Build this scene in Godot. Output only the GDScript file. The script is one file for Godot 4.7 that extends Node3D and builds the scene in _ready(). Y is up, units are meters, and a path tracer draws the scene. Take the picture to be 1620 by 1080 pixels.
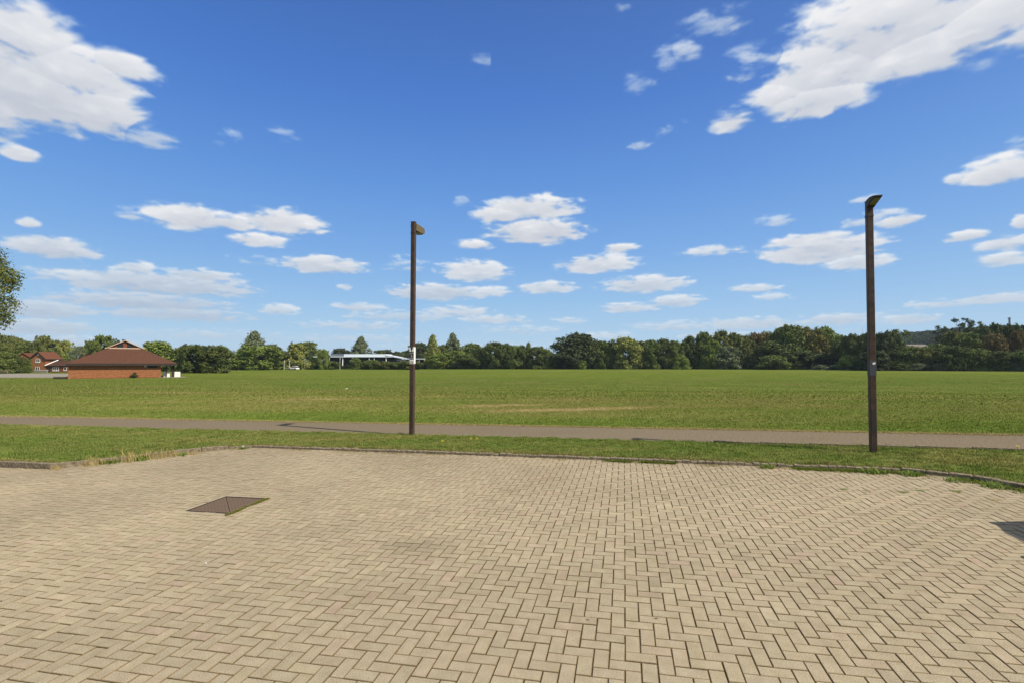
extends Node3D
# A park-side car park: block paving, kerb, verge, path, two lamp posts, playing field, pavilion, tree line, hill.
# x to the right, z towards the viewer; D below means distance in front of the viewer (-z).

const CAM_Y := 2.05
const EXPOSURE := 1.28
const SKY_DIM := 228.0              # 255 / EXPOSURE^(1/2.2): the sky shows at its own brightness
const PAVE_YAW := 0.21856          # turn of the herringbone lattice
const LAT_X := 0.74652
const LAT_D := 3.42482
const ES := Vector2(0.9613, -0.2756)   # along the kerb and the path (x, D)
const EN := Vector2(0.2756, 0.9613)    # across them
const PATH0 := 11.8
const PATH1 := 13.8

const CLOUDS := [
	[-44.7, 25.22, 3.73, 2.69, 1, 0], [-41.9, 23.95, 4.49, 2.31, 1, 0], [-38.5, 25.28, 2.61, 1.15, 1, 0], [-43.8, 21.22, 4.60, 2.42, 1, 0.2], [-40.6, 21.25, 4.23, 2.05, 0.9, 0.2], [-37.0, 20.69, 2.57, 1.24, 0.6, 0.2],
	[-44.8, 16.77, 1.25, 0.62, 1, 0], [-48.1, 21.30, 3.94, 4.72, 1, 0.2], [37.2, 28.30, 7.99, 3.71, 1, 0], [32.7, 26.68, 5.73, 3.02, 1, 0], [31.5, 24.36, 4.79, 1.68, 1, 0], [24.1, 24.20, 2.07, 1.13, 0.8, 0],
	[44.0, 26.38, 5.76, 2.16, 1, 0], [39.4, 25.95, 5.28, 2.33, 1, 0], [26.6, 28.62, 2.70, 1.34, 0.6, 0], [28.8, 25.50, 3.38, 1.60, 0.8, 0], [48.9, 25.19, 4.82, 2.41, 1, 0], [19.5, 30.97, 1.44, 0.94, 0.6, 0],
	[22.4, 32.51, 3.78, 0.99, 0.5, 0], [17.1, 30.25, 1.34, 1.34, 0.45, 0], [15.1, 28.86, 1.37, 1.00, 0.4, 0], [11.7, 35.04, 1.27, 0.60, 0.45, 0], [44.3, 23.73, 1.06, 0.63, 0.45, 0], [44.6, 15.37, 2.37, 1.26, 1, 0],
	[41.6, 15.47, 0.65, 0.41, 0.7, 0], [45.4, 17.28, 0.90, 0.38, 0.5, 0], [-32.8, 13.78, 3.58, 1.22, 1, 0], [-29.6, 13.82, 2.30, 0.84, 1, 0], [-24.5, 14.44, 3.60, 1.37, 1, 0], [-26.8, 12.44, 2.42, 0.68, 1, 0],
	[-37.4, 13.44, 0.91, 0.49, 0.6, 0], [-44.1, 11.50, 0.67, 0.40, 0.9, 0], [-42.5, 9.66, 2.68, 0.94, 1, 0.2], [-20.6, 10.41, 3.92, 0.92, 1, 0.1], [2.2, 17.27, 5.20, 1.34, 1, 0], [2.9, 14.83, 5.19, 1.50, 1, 0.1],
	[-1.1, 16.61, 3.26, 0.94, 1, 0], [-4.5, 13.30, 2.30, 0.55, 0.8, 0], [-5.4, 17.88, 1.01, 0.66, 0.45, 0], [-4.5, 10.37, 3.72, 1.26, 1, 0], [-8.6, 7.99, 5.06, 0.91, 1, 0.2], [-2.9, 8.14, 2.58, 0.57, 0.8, 0],
	[4.0, 8.62, 3.15, 0.71, 1, 0], [9.7, 11.09, 3.92, 1.04, 1, 0], [12.0, 12.78, 1.80, 0.48, 0.9, 0], [22.0, 11.81, 3.23, 0.58, 0.7, 0], [14.8, 8.70, 4.17, 0.96, 0.9, 0.1], [18.1, 6.73, 2.60, 0.68, 0.9, 0.1],
	[31.7, 10.98, 4.71, 1.37, 1, 0.1], [30.7, 12.00, 3.48, 0.66, 0.9, 0], [34.7, 9.46, 2.44, 0.70, 1, 0], [35.8, 13.32, 2.15, 0.67, 0.6, 0], [37.7, 12.74, 1.64, 0.55, 1, 0], [35.1, 15.12, 0.97, 0.34, 0.6, 0],
	[28.0, 14.28, 1.70, 0.49, 0.5, 0], [42.2, 10.69, 1.35, 0.47, 1, 0], [44.6, 9.74, 1.76, 0.60, 0.9, 0], [44.5, 8.48, 1.62, 0.56, 1, 0], [45.5, 11.21, 0.50, 0.59, 1, 0], [25.5, 7.74, 2.23, 0.38, 0.8, 0],
	[40.5, 5.23, 3.12, 0.38, 0.7, 0.1], [44.0, 5.36, 2.31, 0.46, 0.9, 0.1], [27.3, 6.74, 1.48, 0.38, 0.7, 0], [24.9, 4.16, 4.37, 0.65, 0.8, 0.2], [33.1, 4.26, 3.23, 0.54, 0.8, 0.2], [38.3, 3.99, 1.95, 0.45, 0.8, 0.2],
	[-24.9, 5.58, 1.77, 0.58, 1, 0], [-35.2, 7.37, 7.49, 1.10, 1, 0.3], [-36.1, 5.67, 6.12, 0.87, 0.9, 0.4], [-31.7, 8.52, 3.03, 0.60, 0.9, 0.1], [-36.8, 8.70, 1.39, 0.57, 0.8, 0.1], [-39.7, 7.49, 3.16, 0.66, 0.8, 0.1],
	[-33.6, 4.71, 5.49, 0.71, 0.8, 0.4], [-43.3, 4.49, 3.44, 0.78, 0.9, 0.4], [-43.6, 3.06, 3.77, 0.67, 0.8, 0.4], [-16.8, 6.17, 2.64, 0.48, 0.8, 0.1], [-6.1, 5.91, 3.34, 0.64, 0.8, 0.1], [-12.0, 5.32, 5.62, 0.56, 0.7, 0.2],
	[-2.2, 5.08, 3.58, 0.50, 0.8, 0.1], [-17.4, 4.17, 4.83, 0.48, 0.7, 0.2], [-17.4, 2.80, 6.12, 0.41, 0.6, 0.2], [0.7, 3.87, 4.58, 0.50, 0.6, 0.1], [6.4, 4.91, 1.56, 0.43, 0.7, 0], [10.3, 3.24, 3.05, 0.42, 0.7, 0],
	[12.7, 6.21, 2.87, 0.56, 0.8, 0.1], [18.7, 4.14, 4.76, 0.54, 0.7, 0.1], [22.4, 3.04, 3.92, 0.40, 0.7, 0.1], [-18.4, 8.34, 0.84, 0.40, 0.7, 0], [-12.1, 10.87, 1.79, 0.82, 0.5, 0], [-26.8, 10.45, 2.30, 0.38, 0.5, 0],
	[-29.8, 21.57, 0.99, 0.56, 0.3, 0], [-25.8, 22.76, 1.54, 0.57, 0.3, 0], [-3.7, 31.34, 0.66, 0.60, 0.1, 0], [18.0, 24.20, 1.32, 0.71, 0.35, 0], [14.3, 23.22, 0.96, 0.49, 0.5, 0], [41.6, 1.93, 5.23, 0.43, 0.6, 0.1],
	[23.0, 1.84, 7.26, 0.46, 0.5, 0.1], [-3.6, 2.00, 8.50, 0.43, 0.5, 0.1], [-31.0, 2.82, 6.33, 0.49, 0.6, 0.3], [-41.6, 1.93, 4.82, 0.48, 0.7, 0.3],
]

const TREES := [
	[-168.3, 165.0, 11.3, 5.8, "round", "olive", "olive green tree behind the shrubs, cut off by the left border of the photo"],
	[-169.2, 170.0, 11.0, 6.0, "round", "olive", "broad olive tree rising behind the shrubs left of the brick houses"],
	[-166.4, 172.0, 9.6, 5.3, "round", "mid", "mid green tree directly behind the half-hidden tiled house roof"],
	[-166.8, 176.0, 9.1, 4.2, "bushy", "yellow", "yellowish green tree behind the valley between the two house roofs"],
	[-159.7, 172.0, 11.1, 5.4, "round", "olive", "tallest olive crown behind the two-storey brick house ridge"],
	[-154.3, 170.0, 9.7, 4.7, "round", "olive", "rounded olive tree behind the right end of the brick house roof"],
	[-146.0, 165.0, 9.3, 4.0, "bushy", "yellow", "yellow green tree between the brick house and the pavilion"],
	[-131.2, 150.0, 4.7, 3.7, "bushy", "light", "light green shrub between the low brick wing and the pavilion roof"],
	[-118.3, 118.0, 4.8, 4.2, "shrub", "mid", "large dark shrub mass at the left border beside the pale yard"],
	[-117.5, 120.0, 4.0, 3.4, "shrub", "dark", "dark low shrub below the half-hidden tiled roof"],
	[-117.3, 122.0, 3.4, 2.6, "shrub", "mid", "green shrub touching the gable wall of the two-storey brick house"],
	[-140.9, 140.0, 7.3, 3.7, "bushy", "olive", "grey green bush above the shrubs at the left border"],
	[-129.0, 150.0, 7.1, 3.1, "round", "grey", "pale grey green tree left of the roof poking above the pavilion"],
	[-129.6, 155.0, 8.8, 3.6, "round", "mid", "mid green tree just left of the big crown behind the pavilion"],
	[-121.3, 150.0, 10.1, 5.2, "round", "mid", "big rounded green tree rising behind the pavilion roof, left of the gablet"],
	[-126.0, 160.0, 10.5, 2.0, "wispy", "deep", "thin dark pine top beside the gablet of the pavilion"],
	[-124.2, 161.0, 10.1, 2.5, "wispy", "deep", "sparse dark pine crown seen just above the gablet peak"],
	[-105.6, 150.0, 8.4, 10.7, "dome", "light", "bright green dome-shaped tree behind the right roof slope of the pavilion"],
	[-101.2, 150.0, 5.8, 4.7, "bushy", "dark", "dark green bush under the right side of the bright domed tree"],
	[-97.9, 150.0, 6.9, 3.8, "round", "mid", "green tree between the bright domed tree and the pair of dark trees"],
	[-75.6, 120.0, 6.4, 5.1, "bushy", "dark", "left one of the pair of dark broad trees right of the pavilion"],
	[-70.4, 120.0, 6.2, 5.7, "bushy", "dark", "right one of the pair of dark broad trees right of the pavilion"],
	[-111.1, 198.0, 7.0, 3.5, "cone", "deep", "small dark pointed tree right of the pair of dark broad trees"],
	[-104.7, 193.0, 5.9, 5.9, "bushy", "mid", "low green bush behind two pale lamp posts left of the tall poplar"],
	[-107.1, 203.0, 9.2, 5.4, "round", "dark", "dark side branch crown at the left foot of the tall grey green poplar"],
	[-105.1, 206.0, 14.9, 10.1, "poplar", "grey", "tall grey green poplar, highest tree between the pavilion and the sports hall"],
	[-94.9, 188.0, 8.4, 12.6, "bushy", "light", "fresh green spreading tree standing in front of the tall poplar"],
	[-98.5, 208.0, 9.8, 7.0, "round", "mid", "mid green rounded tree right behind the fresh green spreading tree"],
	[-95.3, 210.0, 7.3, 6.7, "bushy", "olive", "olive bush between the rounded tree and the pale willow"],
	[-95.3, 198.0, 4.3, 10.3, "shrub", "light", "low light green shrubs beneath the rounded tree, left of the white car"],
	[-88.7, 208.0, 10.1, 9.1, "dome", "yellow", "wide pale yellow green willow above the white car"],
	[-95.1, 218.0, 11.3, 3.5, "cone", "grey", "grey green pointed top behind the left edge of the pale willow"],
	[-103.3, 255.0, 12.6, 10.0, "round", "mid", "darker green tree rising behind the right side of the pale willow"],
	[-76.6, 205.0, 7.8, 3.8, "round", "light", "small light green tree above the grey plant box on the sports hall roof"],
	[-79.7, 205.0, 2.6, 3.3, "bushy", "mid", "green bush in front of the left end of the sports hall"],
	[-74.4, 208.0, 3.2, 4.9, "bushy", "mid", "green tree in front of the glazed front of the sports hall, left of its columns"],
	[-64.5, 208.0, 4.5, 3.6, "bushy", "mid", "narrow green tree in front of the middle of the sports hall"],
	[-61.7, 210.0, 2.7, 2.9, "bushy", "dark", "dark bush right of the narrow tree before the sports hall"],
	[-56.9, 205.0, 3.7, 6.0, "bushy", "mid", "green bush mass under the sloping right roof of the sports hall"],
	[-51.8, 205.0, 3.2, 6.1, "bushy", "olive", "olive reddish hedge bush under the sloping white roof wing"],
	[-46.6, 205.0, 2.9, 5.8, "bushy", "mid", "green hedge bush where the sloping roof wing meets the flat canopy"],
	[-41.1, 203.0, 3.3, 7.5, "bushy", "olive", "olive bush directly behind the lamp post with the torn poster"],
	[-97.9, 290.0, 10.7, 9.6, "round", "deep", "low dark tree behind the sports hall roof, left of the grey cone tree"],
	[-85.1, 285.0, 17.0, 9.9, "poplar", "grey", "grey conical tree standing alone behind the sports hall roof"],
	[-76.1, 290.0, 9.7, 8.4, "round", "dark", "small dark crown just right of the grey conical tree"],
	[-71.9, 292.0, 10.1, 7.1, "round", "deep", "small dark green crown second right of the grey conical tree"],
	[-66.1, 292.0, 9.0, 7.8, "round", "dark", "low dark crown behind the sloping end of the sports hall roof"],
	[-59.8, 290.0, 9.3, 7.8, "round", "dark", "dark crown behind the roof end, left of the postered lamp post"],
	[-44.1, 240.0, 11.6, 8.9, "round", "deep", "dark tree just right of the postered lamp post"],
	[-35.4, 225.0, 14.7, 8.3, "cone", "yellow", "slim yellow green birch-like tree right of the postered lamp post"],
	[-31.5, 221.0, 6.5, 8.8, "bushy", "light", "light green bush below the slim yellow green tree"],
	[-30.8, 230.0, 10.4, 8.0, "round", "dark", "dark tree between the yellow green tree and the grey pointed tree"],
	[-27.3, 232.0, 15.7, 7.8, "poplar", "grey", "grey green pointed tree, second tall one right of the postered lamp post"],
	[-23.9, 222.0, 7.6, 8.8, "bushy", "light", "light green leafy bush at the foot of the grey pointed tree"],
	[-18.4, 226.0, 10.8, 9.6, "round", "mid", "mid green tree right of the grey pointed tree"],
	[-19.8, 220.0, 5.9, 9.3, "bushy", "dark", "dark low bush in front of the mid green tree at the tree line's left"],
	[-13.0, 222.0, 8.7, 7.2, "bushy", "dark", "dark bush in the dip where the long dark hedge begins"],
	[-8.0, 220.0, 11.1, 8.2, "bushy", "dark", "dark bushy tree, first high crown of the long dark hedge"],
	[-3.6, 221.0, 10.6, 7.2, "bushy", "dark", "dark bushy tree, second crown of the long dark hedge"],
	[0.8, 220.0, 9.7, 6.6, "bushy", "mid", "mid green bushy tree near the middle of the long dark hedge"],
	[4.1, 221.0, 9.8, 5.5, "bushy", "dark", "dark bushy tree just left of the pointed hedge tree"],
	[7.2, 222.0, 11.2, 5.5, "cone", "mid", "pointed green tree standing out of the long dark hedge"],
	[11.0, 220.0, 9.2, 7.1, "bushy", "dark", "dark rounded tree right of the pointed hedge tree"],
	[14.5, 219.0, 8.3, 6.0, "bushy", "mid", "mid green tree at the right end of the long dark hedge"],
	[17.2, 218.0, 4.8, 5.4, "shrub", "mid", "low light shrub in the gap before the tall oak"],
	[21.9, 222.0, 10.7, 8.3, "wispy", "deep", "open dark branches on the left skirt of the tall oak"],
	[28.3, 222.0, 14.8, 15.4, "round", "deep", "tall dark oak, highest crown in the middle of the tree line"],
	[23.2, 218.0, 7.5, 10.8, "bushy", "deep", "dark lower crown under the left side of the tall oak"],
	[29.2, 216.0, 7.4, 5.4, "cone", "light", "small pale green bush lit in front of the tall oak"],
	[35.2, 220.0, 11.9, 8.1, "bushy", "dark", "dark green tree touching the right side of the tall oak"],
	[39.1, 219.0, 11.6, 6.5, "bushy", "mid", "mid green tree, second to the right of the tall oak"],
	[43.8, 219.0, 11.1, 7.5, "bushy", "dark", "dark tree, third to the right of the tall oak"],
	[49.1, 218.0, 13.0, 10.6, "bushy", "yellow", "yellowing tree half way between the oak and the tall right-hand trees"],
	[55.3, 219.0, 11.4, 7.4, "bushy", "olive", "olive tree just right of the yellowing tree"],
	[60.0, 218.0, 11.9, 7.4, "bushy", "mid", "mid green tree, second right of the yellowing tree"],
	[65.4, 218.0, 12.4, 6.8, "bushy", "dark", "dark tree, third right of the yellowing tree"],
	[70.0, 217.0, 11.5, 6.7, "bushy", "mid", "mid green tree left of the two-pronged dark top"],
	[71.0, 212.0, 6.0, 5.5, "shrub", "light", "bright low shrub at the tree foot below the two-pronged dark top"],
	[76.8, 218.0, 13.5, 6.7, "bushy", "dark", "dark two-pronged tree top left of the ragged row"],
	[81.8, 216.0, 15.0, 6.6, "bushy", "mid", "first of the ragged twig-topped trees right of the two-pronged top"],
	[84.8, 214.0, 11.4, 7.5, "bushy", "light", "light green tree front of the ragged twig-topped trees"],
	[89.6, 216.0, 15.6, 7.0, "bushy", "olive", "olive ragged tree, tallest of the twig-topped row"],
	[94.5, 216.0, 14.7, 5.9, "bushy", "mid", "green ragged tree right of the tallest twig-topped one"],
	[90.1, 212.0, 8.9, 9.8, "bushy", "grey", "grey green willow-like bush in front of the twig-topped row"],
	[98.4, 214.0, 13.6, 7.3, "bushy", "olive", "olive tree between the twig-topped row and the russet tree"],
	[104.1, 214.0, 14.6, 8.7, "bushy", "rust", "russet brown tree in the middle of the right-hand tree line"],
	[108.9, 214.0, 14.9, 5.2, "bushy", "olive", "olive narrow tree between the russet tree and the highest big tree"],
	[107.9, 208.0, 11.1, 11.1, "bushy", "dark", "dark layered tree in front of the russet tree"],
	[115.0, 210.0, 17.3, 10.6, "round", "mid", "big green tree, highest of the right-hand tree line"],
	[121.9, 212.0, 16.9, 7.8, "round", "bronze", "bronze green tree just right of the highest big tree"],
	[124.3, 208.0, 15.6, 8.5, "bushy", "bronze", "golden bronze tree with broad rounded top left of the right lamp post"],
	[132.4, 214.0, 17.0, 7.7, "round", "light", "light green tree behind the golden bronze tree"],
	[131.8, 206.0, 13.6, 6.5, "bushy", "light", "light green lower tree at the end of the high row"],
	[103.5, 200.0, 5.5, 9.8, "shrub", "mid", "dark green shrub at the foot of the layered tree"],
	[114.9, 202.0, 7.3, 10.1, "bushy", "dark", "dark lower tree under the golden bronze tree"],
	[120.3, 198.0, 6.0, 9.3, "bushy", "deep", "very dark bush below the light green lower tree"],
	[127.2, 195.0, 10.8, 6.1, "bushy", "dark", "dark tree at the left foot of the distant hill line"],
	[126.9, 188.0, 12.6, 6.2, "bushy", "dark", "dark tree second left of the right lamp post"],
	[125.5, 178.0, 12.3, 6.2, "bushy", "dark", "dark tree right behind the right lamp post"],
	[126.6, 172.0, 12.2, 4.8, "bushy", "deep", "very dark tree just right of the right lamp post"],
	[132.4, 176.0, 13.1, 5.3, "bushy", "dark", "dark crown below the wispy top right of the right lamp post"],
	[146.1, 190.0, 15.4, 6.4, "wispy", "mid", "wispy flat-topped tree against the hill right of the right lamp post"],
	[120.4, 180.0, 5.2, 6.4, "shrub", "light", "sunlit light green shrub left of the right lamp post"],
	[131.2, 168.0, 7.7, 6.0, "bushy", "mid", "green bush right of the pale house roof's left corner"],
	[119.3, 166.0, 6.2, 6.7, "bushy", "deep", "dark bush low behind the right lamp post"],
	[133.7, 165.0, 7.4, 6.4, "bushy", "olive", "olive thicket below the pale distant house roof"],
	[139.4, 166.0, 8.3, 5.7, "bushy", "mid", "green thicket under the left flat-topped tree"],
	[154.7, 182.0, 16.2, 4.2, "wispy", "deep", "small flat-topped dark tree left of the tall cedar-like tree"],
	[159.8, 180.0, 19.0, 6.1, "wispy", "deep", "tall cedar-like flat-topped tree, highest on the right"],
	[166.5, 181.0, 17.7, 4.3, "wispy", "olive", "flat-topped sparse tree right of the tall cedar-like one"],
	[150.9, 172.0, 12.4, 7.1, "bushy", "olive", "olive tree under the tall cedar-like tree"],
	[152.5, 168.0, 11.7, 5.6, "bushy", "mid", "green tree right below the cedar-like tree"],
	[163.1, 174.0, 14.2, 5.1, "bushy", "dark", "dark tree between the cedar-like tree and the rusty trees"],
	[169.0, 176.0, 15.3, 4.8, "bushy", "dark", "dark tree behind the left rusty tree"],
	[153.2, 160.0, 11.1, 5.2, "bushy", "rust", "rusty brown tree, left one near the right border"],
	[170.7, 172.0, 15.0, 4.9, "bushy", "dark", "dark tree below the distant chimney-like tower"],
	[158.8, 158.0, 11.7, 5.0, "bushy", "rust", "rusty brown tree at the right border of the photo"],
	[171.2, 165.0, 14.9, 7.2, "bushy", "dark", "dark tall tree mostly outside the right border"],
	[137.9, 158.0, 7.4, 7.4, "bushy", "dark", "dark thicket below the olive tree on the right"],
	[143.3, 156.0, 6.5, 6.6, "bushy", "mid", "mid green thicket below the rusty trees' left side"],
	[147.2, 152.0, 5.8, 6.0, "bushy", "dark", "dark thicket under the left rusty tree"],
	[151.2, 149.0, 6.0, 5.8, "bushy", "mid", "green thicket at the right border under the rusty tree"],
	[116.4, 190.0, 1.8, 4.9, "shrub", "grey", "first low grey green shrub of the row left of the right lamp post"],
	[118.5, 184.0, 2.0, 5.0, "shrub", "grey", "second low grey green shrub of the row left of the right lamp post"],
	[120.2, 178.0, 2.3, 4.8, "shrub", "grey", "third low grey green shrub of the row, beside the right lamp post"],
	[126.1, 164.0, 2.3, 4.9, "shrub", "dark", "dark low shrub on the field edge right of the right lamp post"],
	[130.6, 162.0, 2.3, 4.7, "shrub", "grey", "grey green low shrub below the pale house roof"],
	[135.2, 159.0, 2.4, 5.1, "shrub", "grey", "grey green low shrub below the small flat-topped tree"],
	[140.3, 157.0, 2.4, 4.4, "shrub", "grey", "grey green low shrub below the cedar-like tree"],
	[145.3, 154.0, 2.8, 5.0, "shrub", "mid", "mid green low shrub below the left rusty tree"],
	[149.1, 150.0, 2.6, 4.5, "shrub", "grey", "grey green low shrub near the right border"],
]


var taken := {}
var mats := {}
var patch_noise := FastNoiseLite.new()
var fine_noise := FastNoiseLite.new()
var cloud_a := FastNoiseLite.new()
var cloud_b := FastNoiseLite.new()
var cloud_c := FastNoiseLite.new()

# ---------------------------------------------------------------- helpers
func numbered(called: String) -> String:
	if not taken.has(called):
		taken[called] = 0
		return called
	taken[called] += 1
	return "%s_%03d" % [called, taken[called]]

func tag(o: Node, label: String, category: String, group := "", kind := ""):
	if label: o.set_meta("label", label)
	if category: o.set_meta("category", category)
	if group: o.set_meta("group", group)
	if kind: o.set_meta("kind", kind)
	return o

func thing(called: String, label: String, category: String, at := Vector3.ZERO, turn := 0.0, group := "", kind := "") -> Node3D:
	var o := Node3D.new()
	o.name = numbered(called)
	add_child(o)
	o.position = at
	o.rotation.y = turn
	tag(o, label, category, group, kind)
	return o

func part(called: String, mesh: Mesh, mat: Material, parent: Node, at := Vector3.ZERO, turn := 0.0) -> MeshInstance3D:
	var o := MeshInstance3D.new()
	o.name = called
	o.mesh = mesh
	o.material_override = mat
	o.position = at
	o.rotation.y = turn
	parent.add_child(o, true)
	return o

func one(called: String, mesh: Mesh, mat: Material, label: String, category: String, at := Vector3.ZERO, turn := 0.0, group := "", kind := "") -> MeshInstance3D:
	var o := part(numbered(called), mesh, mat, self, at, turn)
	tag(o, label, category, group, kind)
	return o

func many(called: String, mesh: Mesh, mat: Material, buf: PackedFloat32Array, parent: Node) -> MultiMeshInstance3D:
	var m := MultiMesh.new()
	m.transform_format = MultiMesh.TRANSFORM_3D
	m.use_colors = true
	m.mesh = mesh
	m.instance_count = buf.size() / 16
	m.buffer = buf
	var o := MultiMeshInstance3D.new()
	o.name = called
	o.multimesh = m
	o.material_override = mat
	o.set_meta("kind", "stuff")
	parent.add_child(o, true)
	return o

func put(buf: PackedFloat32Array, at: Vector3, b: Basis, c: Color) -> void:
	buf.append_array(PackedFloat32Array([b.x.x, b.y.x, b.z.x, at.x, b.x.y, b.y.y, b.z.y, at.y, b.x.z, b.y.z, b.z.z, at.z, c.r, c.g, c.b, 1.0]))

func st_new() -> SurfaceTool:
	var st := SurfaceTool.new()
	st.begin(Mesh.PRIMITIVE_TRIANGLES)
	st.set_smooth_group(-1)
	return st

func done(st: SurfaceTool) -> ArrayMesh:
	st.generate_normals()
	return st.commit()

func tri(st: SurfaceTool, a: Vector3, b: Vector3, c: Vector3):
	st.add_vertex(a); st.add_vertex(b); st.add_vertex(c)

func quad(st: SurfaceTool, a: Vector3, b: Vector3, c: Vector3, d: Vector3):
	tri(st, a, b, c); tri(st, a, c, d)

# a box whose upright edges and top edges are chamfered by c
func box(st: SurfaceTool, o: Vector3, s: Vector3, t := Transform3D(), c := 0.0):
	var h := s / 2.0
	if c <= 0.0:
		var p := []
		for k in 8:
			p.append(t * (o + Vector3(h.x if k & 1 else -h.x, h.y if k & 2 else -h.y, h.z if k & 4 else -h.z)))
		quad(st, p[2], p[3], p[7], p[6]); quad(st, p[0], p[4], p[5], p[1])
		quad(st, p[6], p[7], p[5], p[4]); quad(st, p[3], p[2], p[0], p[1])
		quad(st, p[7], p[3], p[1], p[5]); quad(st, p[2], p[6], p[4], p[0])
		return
	var rings := []
	for lv in [[-h.y, 0.0], [h.y - c, 0.0], [h.y, c]]:
		var r := []
		var x: float = h.x - lv[1]
		var z: float = h.z - lv[1]
		for q in [[x - c, -z], [x, -z + c], [x, z - c], [x - c, z], [-x + c, z], [-x, z - c], [-x, -z + c], [-x + c, -z]]:
			r.append(t * (o + Vector3(q[0], lv[0], q[1])))
		rings.append(r)
	for k in 2:
		for i in 8:
			var j := (i + 1) % 8
			quad(st, rings[k + 1][i], rings[k + 1][j], rings[k][j], rings[k][i])
	for i in range(1, 7):
		tri(st, rings[2][0], rings[2][i + 1], rings[2][i])
		tri(st, rings[0][0], rings[0][i], rings[0][i + 1])

func box_mesh(s: Vector3, o := Vector3.ZERO, c := 0.0) -> ArrayMesh:
	var st := st_new()
	box(st, o, s, Transform3D(), c)
	return done(st)

func tube(st: SurfaceTool, a: Vector3, b: Vector3, r0: float, r1: float, n := 8):
	var d := (b - a).normalized()
	var u := d.cross(Vector3.RIGHT if absf(d.x) < 0.9 else Vector3.FORWARD).normalized()
	var v := d.cross(u)
	for i in n:
		var p := u * cos(TAU * i / n) + v * sin(TAU * i / n)
		var q := u * cos(TAU * (i + 1) / n) + v * sin(TAU * (i + 1) / n)
		quad(st, a + p * r0, a + q * r0, b + q * r1, b + p * r1)
		tri(st, b, b + p * r1, b + q * r1)
		tri(st, a, a + q * r0, a + p * r0)

func prism(st: SurfaceTool, pts: Array, z0: float, z1: float, t := Transform3D()):
	# outline in (x, y), pushed from z0 to z1
	var flat := PackedVector2Array(pts)
	var idx := Geometry2D.triangulate_polygon(flat)
	for k in range(0, idx.size(), 3):
		var a: Vector2 = flat[idx[k]]
		var b: Vector2 = flat[idx[k + 1]]
		var c: Vector2 = flat[idx[k + 2]]
		tri(st, t * Vector3(a.x, a.y, z1), t * Vector3(c.x, c.y, z1), t * Vector3(b.x, b.y, z1))
		tri(st, t * Vector3(a.x, a.y, z0), t * Vector3(b.x, b.y, z0), t * Vector3(c.x, c.y, z0))
	for i in flat.size():
		var p := flat[i]
		var q := flat[(i + 1) % flat.size()]
		quad(st, t * Vector3(p.x, p.y, z0), t * Vector3(q.x, q.y, z0), t * Vector3(q.x, q.y, z1), t * Vector3(p.x, p.y, z1))

func lin(r: float, g: float, b: float) -> Color:
	return Color(r, g, b).linear_to_srgb()

func noise_tex(freq: float, octaves: int, lo: Color, hi: Color, sd: int, size := 512, type := FastNoiseLite.TYPE_SIMPLEX_SMOOTH) -> NoiseTexture2D:
	var n := FastNoiseLite.new()
	n.seed = sd
	n.noise_type = type
	n.frequency = freq
	n.fractal_octaves = octaves
	var t := NoiseTexture2D.new()
	t.width = size; t.height = size
	t.seamless = true
	t.noise = n
	var g := Gradient.new()
	g.set_color(0, lo); g.set_color(1, hi)
	t.color_ramp = g
	return t

func mat(key: String, c: Color, rough := 0.85, metal := 0.0, tex: Texture2D = null, period := 1.0, bump := 0.0, vertex := false) -> StandardMaterial3D:
	if mats.has(key): return mats[key]
	var m := StandardMaterial3D.new()
	m.resource_name = key
	m.albedo_color = c
	m.roughness = rough
	m.metallic = metal
	m.metallic_specular = 0.35 if rough < 0.85 else 0.08
	m.vertex_color_use_as_albedo = vertex
	if tex:
		m.albedo_texture = tex
		m.uv1_triplanar = true
		m.uv1_world_triplanar = true
		m.uv1_scale = Vector3.ONE / period
		if bump > 0.0:
			m.heightmap_enabled = true
			m.heightmap_texture = tex
			m.heightmap_scale = bump
	mats[key] = m
	return m

func sm(a: float, b: float, x: float) -> float:
	return smoothstep(a, b, x)

# ---------------------------------------------------------------- the lie of the land
func pave_y(x: float, d: float) -> float:
	return -1.9624 + 0.02048 * clampf(x, -25, 25) + 0.01572 * clampf(d, -20, 30) + CAM_Y

func land_y(x: float, d: float) -> float:
	return pave_y(x, d) * (1.0 - sm(13.0, 48.0, 0.2756 * x + 0.9613 * d))

func sn(s: float, n: float) -> Vector2:      # (x, D) of a place s along the kerb and n across
	return ES * s + EN * n

func hill_y(x: float, d: float) -> float:
	var ridge: float = 0.0
	var stops := [[0.0, 0.0], [300.0, 14.0], [450.0, 28.0], [535.0, 37.0], [590.0, 41.0], [630.0, 44.0], [690.0, 50.0], [770.0, 55.0], [1000.0, 66.0], [1600.0, 60.0], [2600.0, 20.0]]
	for i in stops.size() - 1:
		if x >= stops[i][0] and x < stops[i + 1][0]:
			ridge = lerpf(stops[i][1], stops[i + 1][1], sm(stops[i][0], stops[i + 1][0], x))
	return ridge * sm(430.0, 800.0, d) * (1.0 - 0.7 * sm(900.0, 1700.0, d))

const KERB := [Vector2(-34.0, 15.4), Vector2(-22.0, 12.69), Vector2(-10.0, 9.98), Vector2(-8.76, 9.70), Vector2(-7.68, 10.62), Vector2(-6.43, 11.55), Vector2(-5.95, 11.68), Vector2(0.12, 9.98), Vector2(6.2, 8.13), Vector2(6.45, 7.96), Vector2(6.81, 7.56), Vector2(7.02, 7.0), Vector2(7.4, 6.5), Vector2(8.2, 6.1), Vector2(12.0, 5.0), Vector2(30.0, 0.0)]

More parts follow.
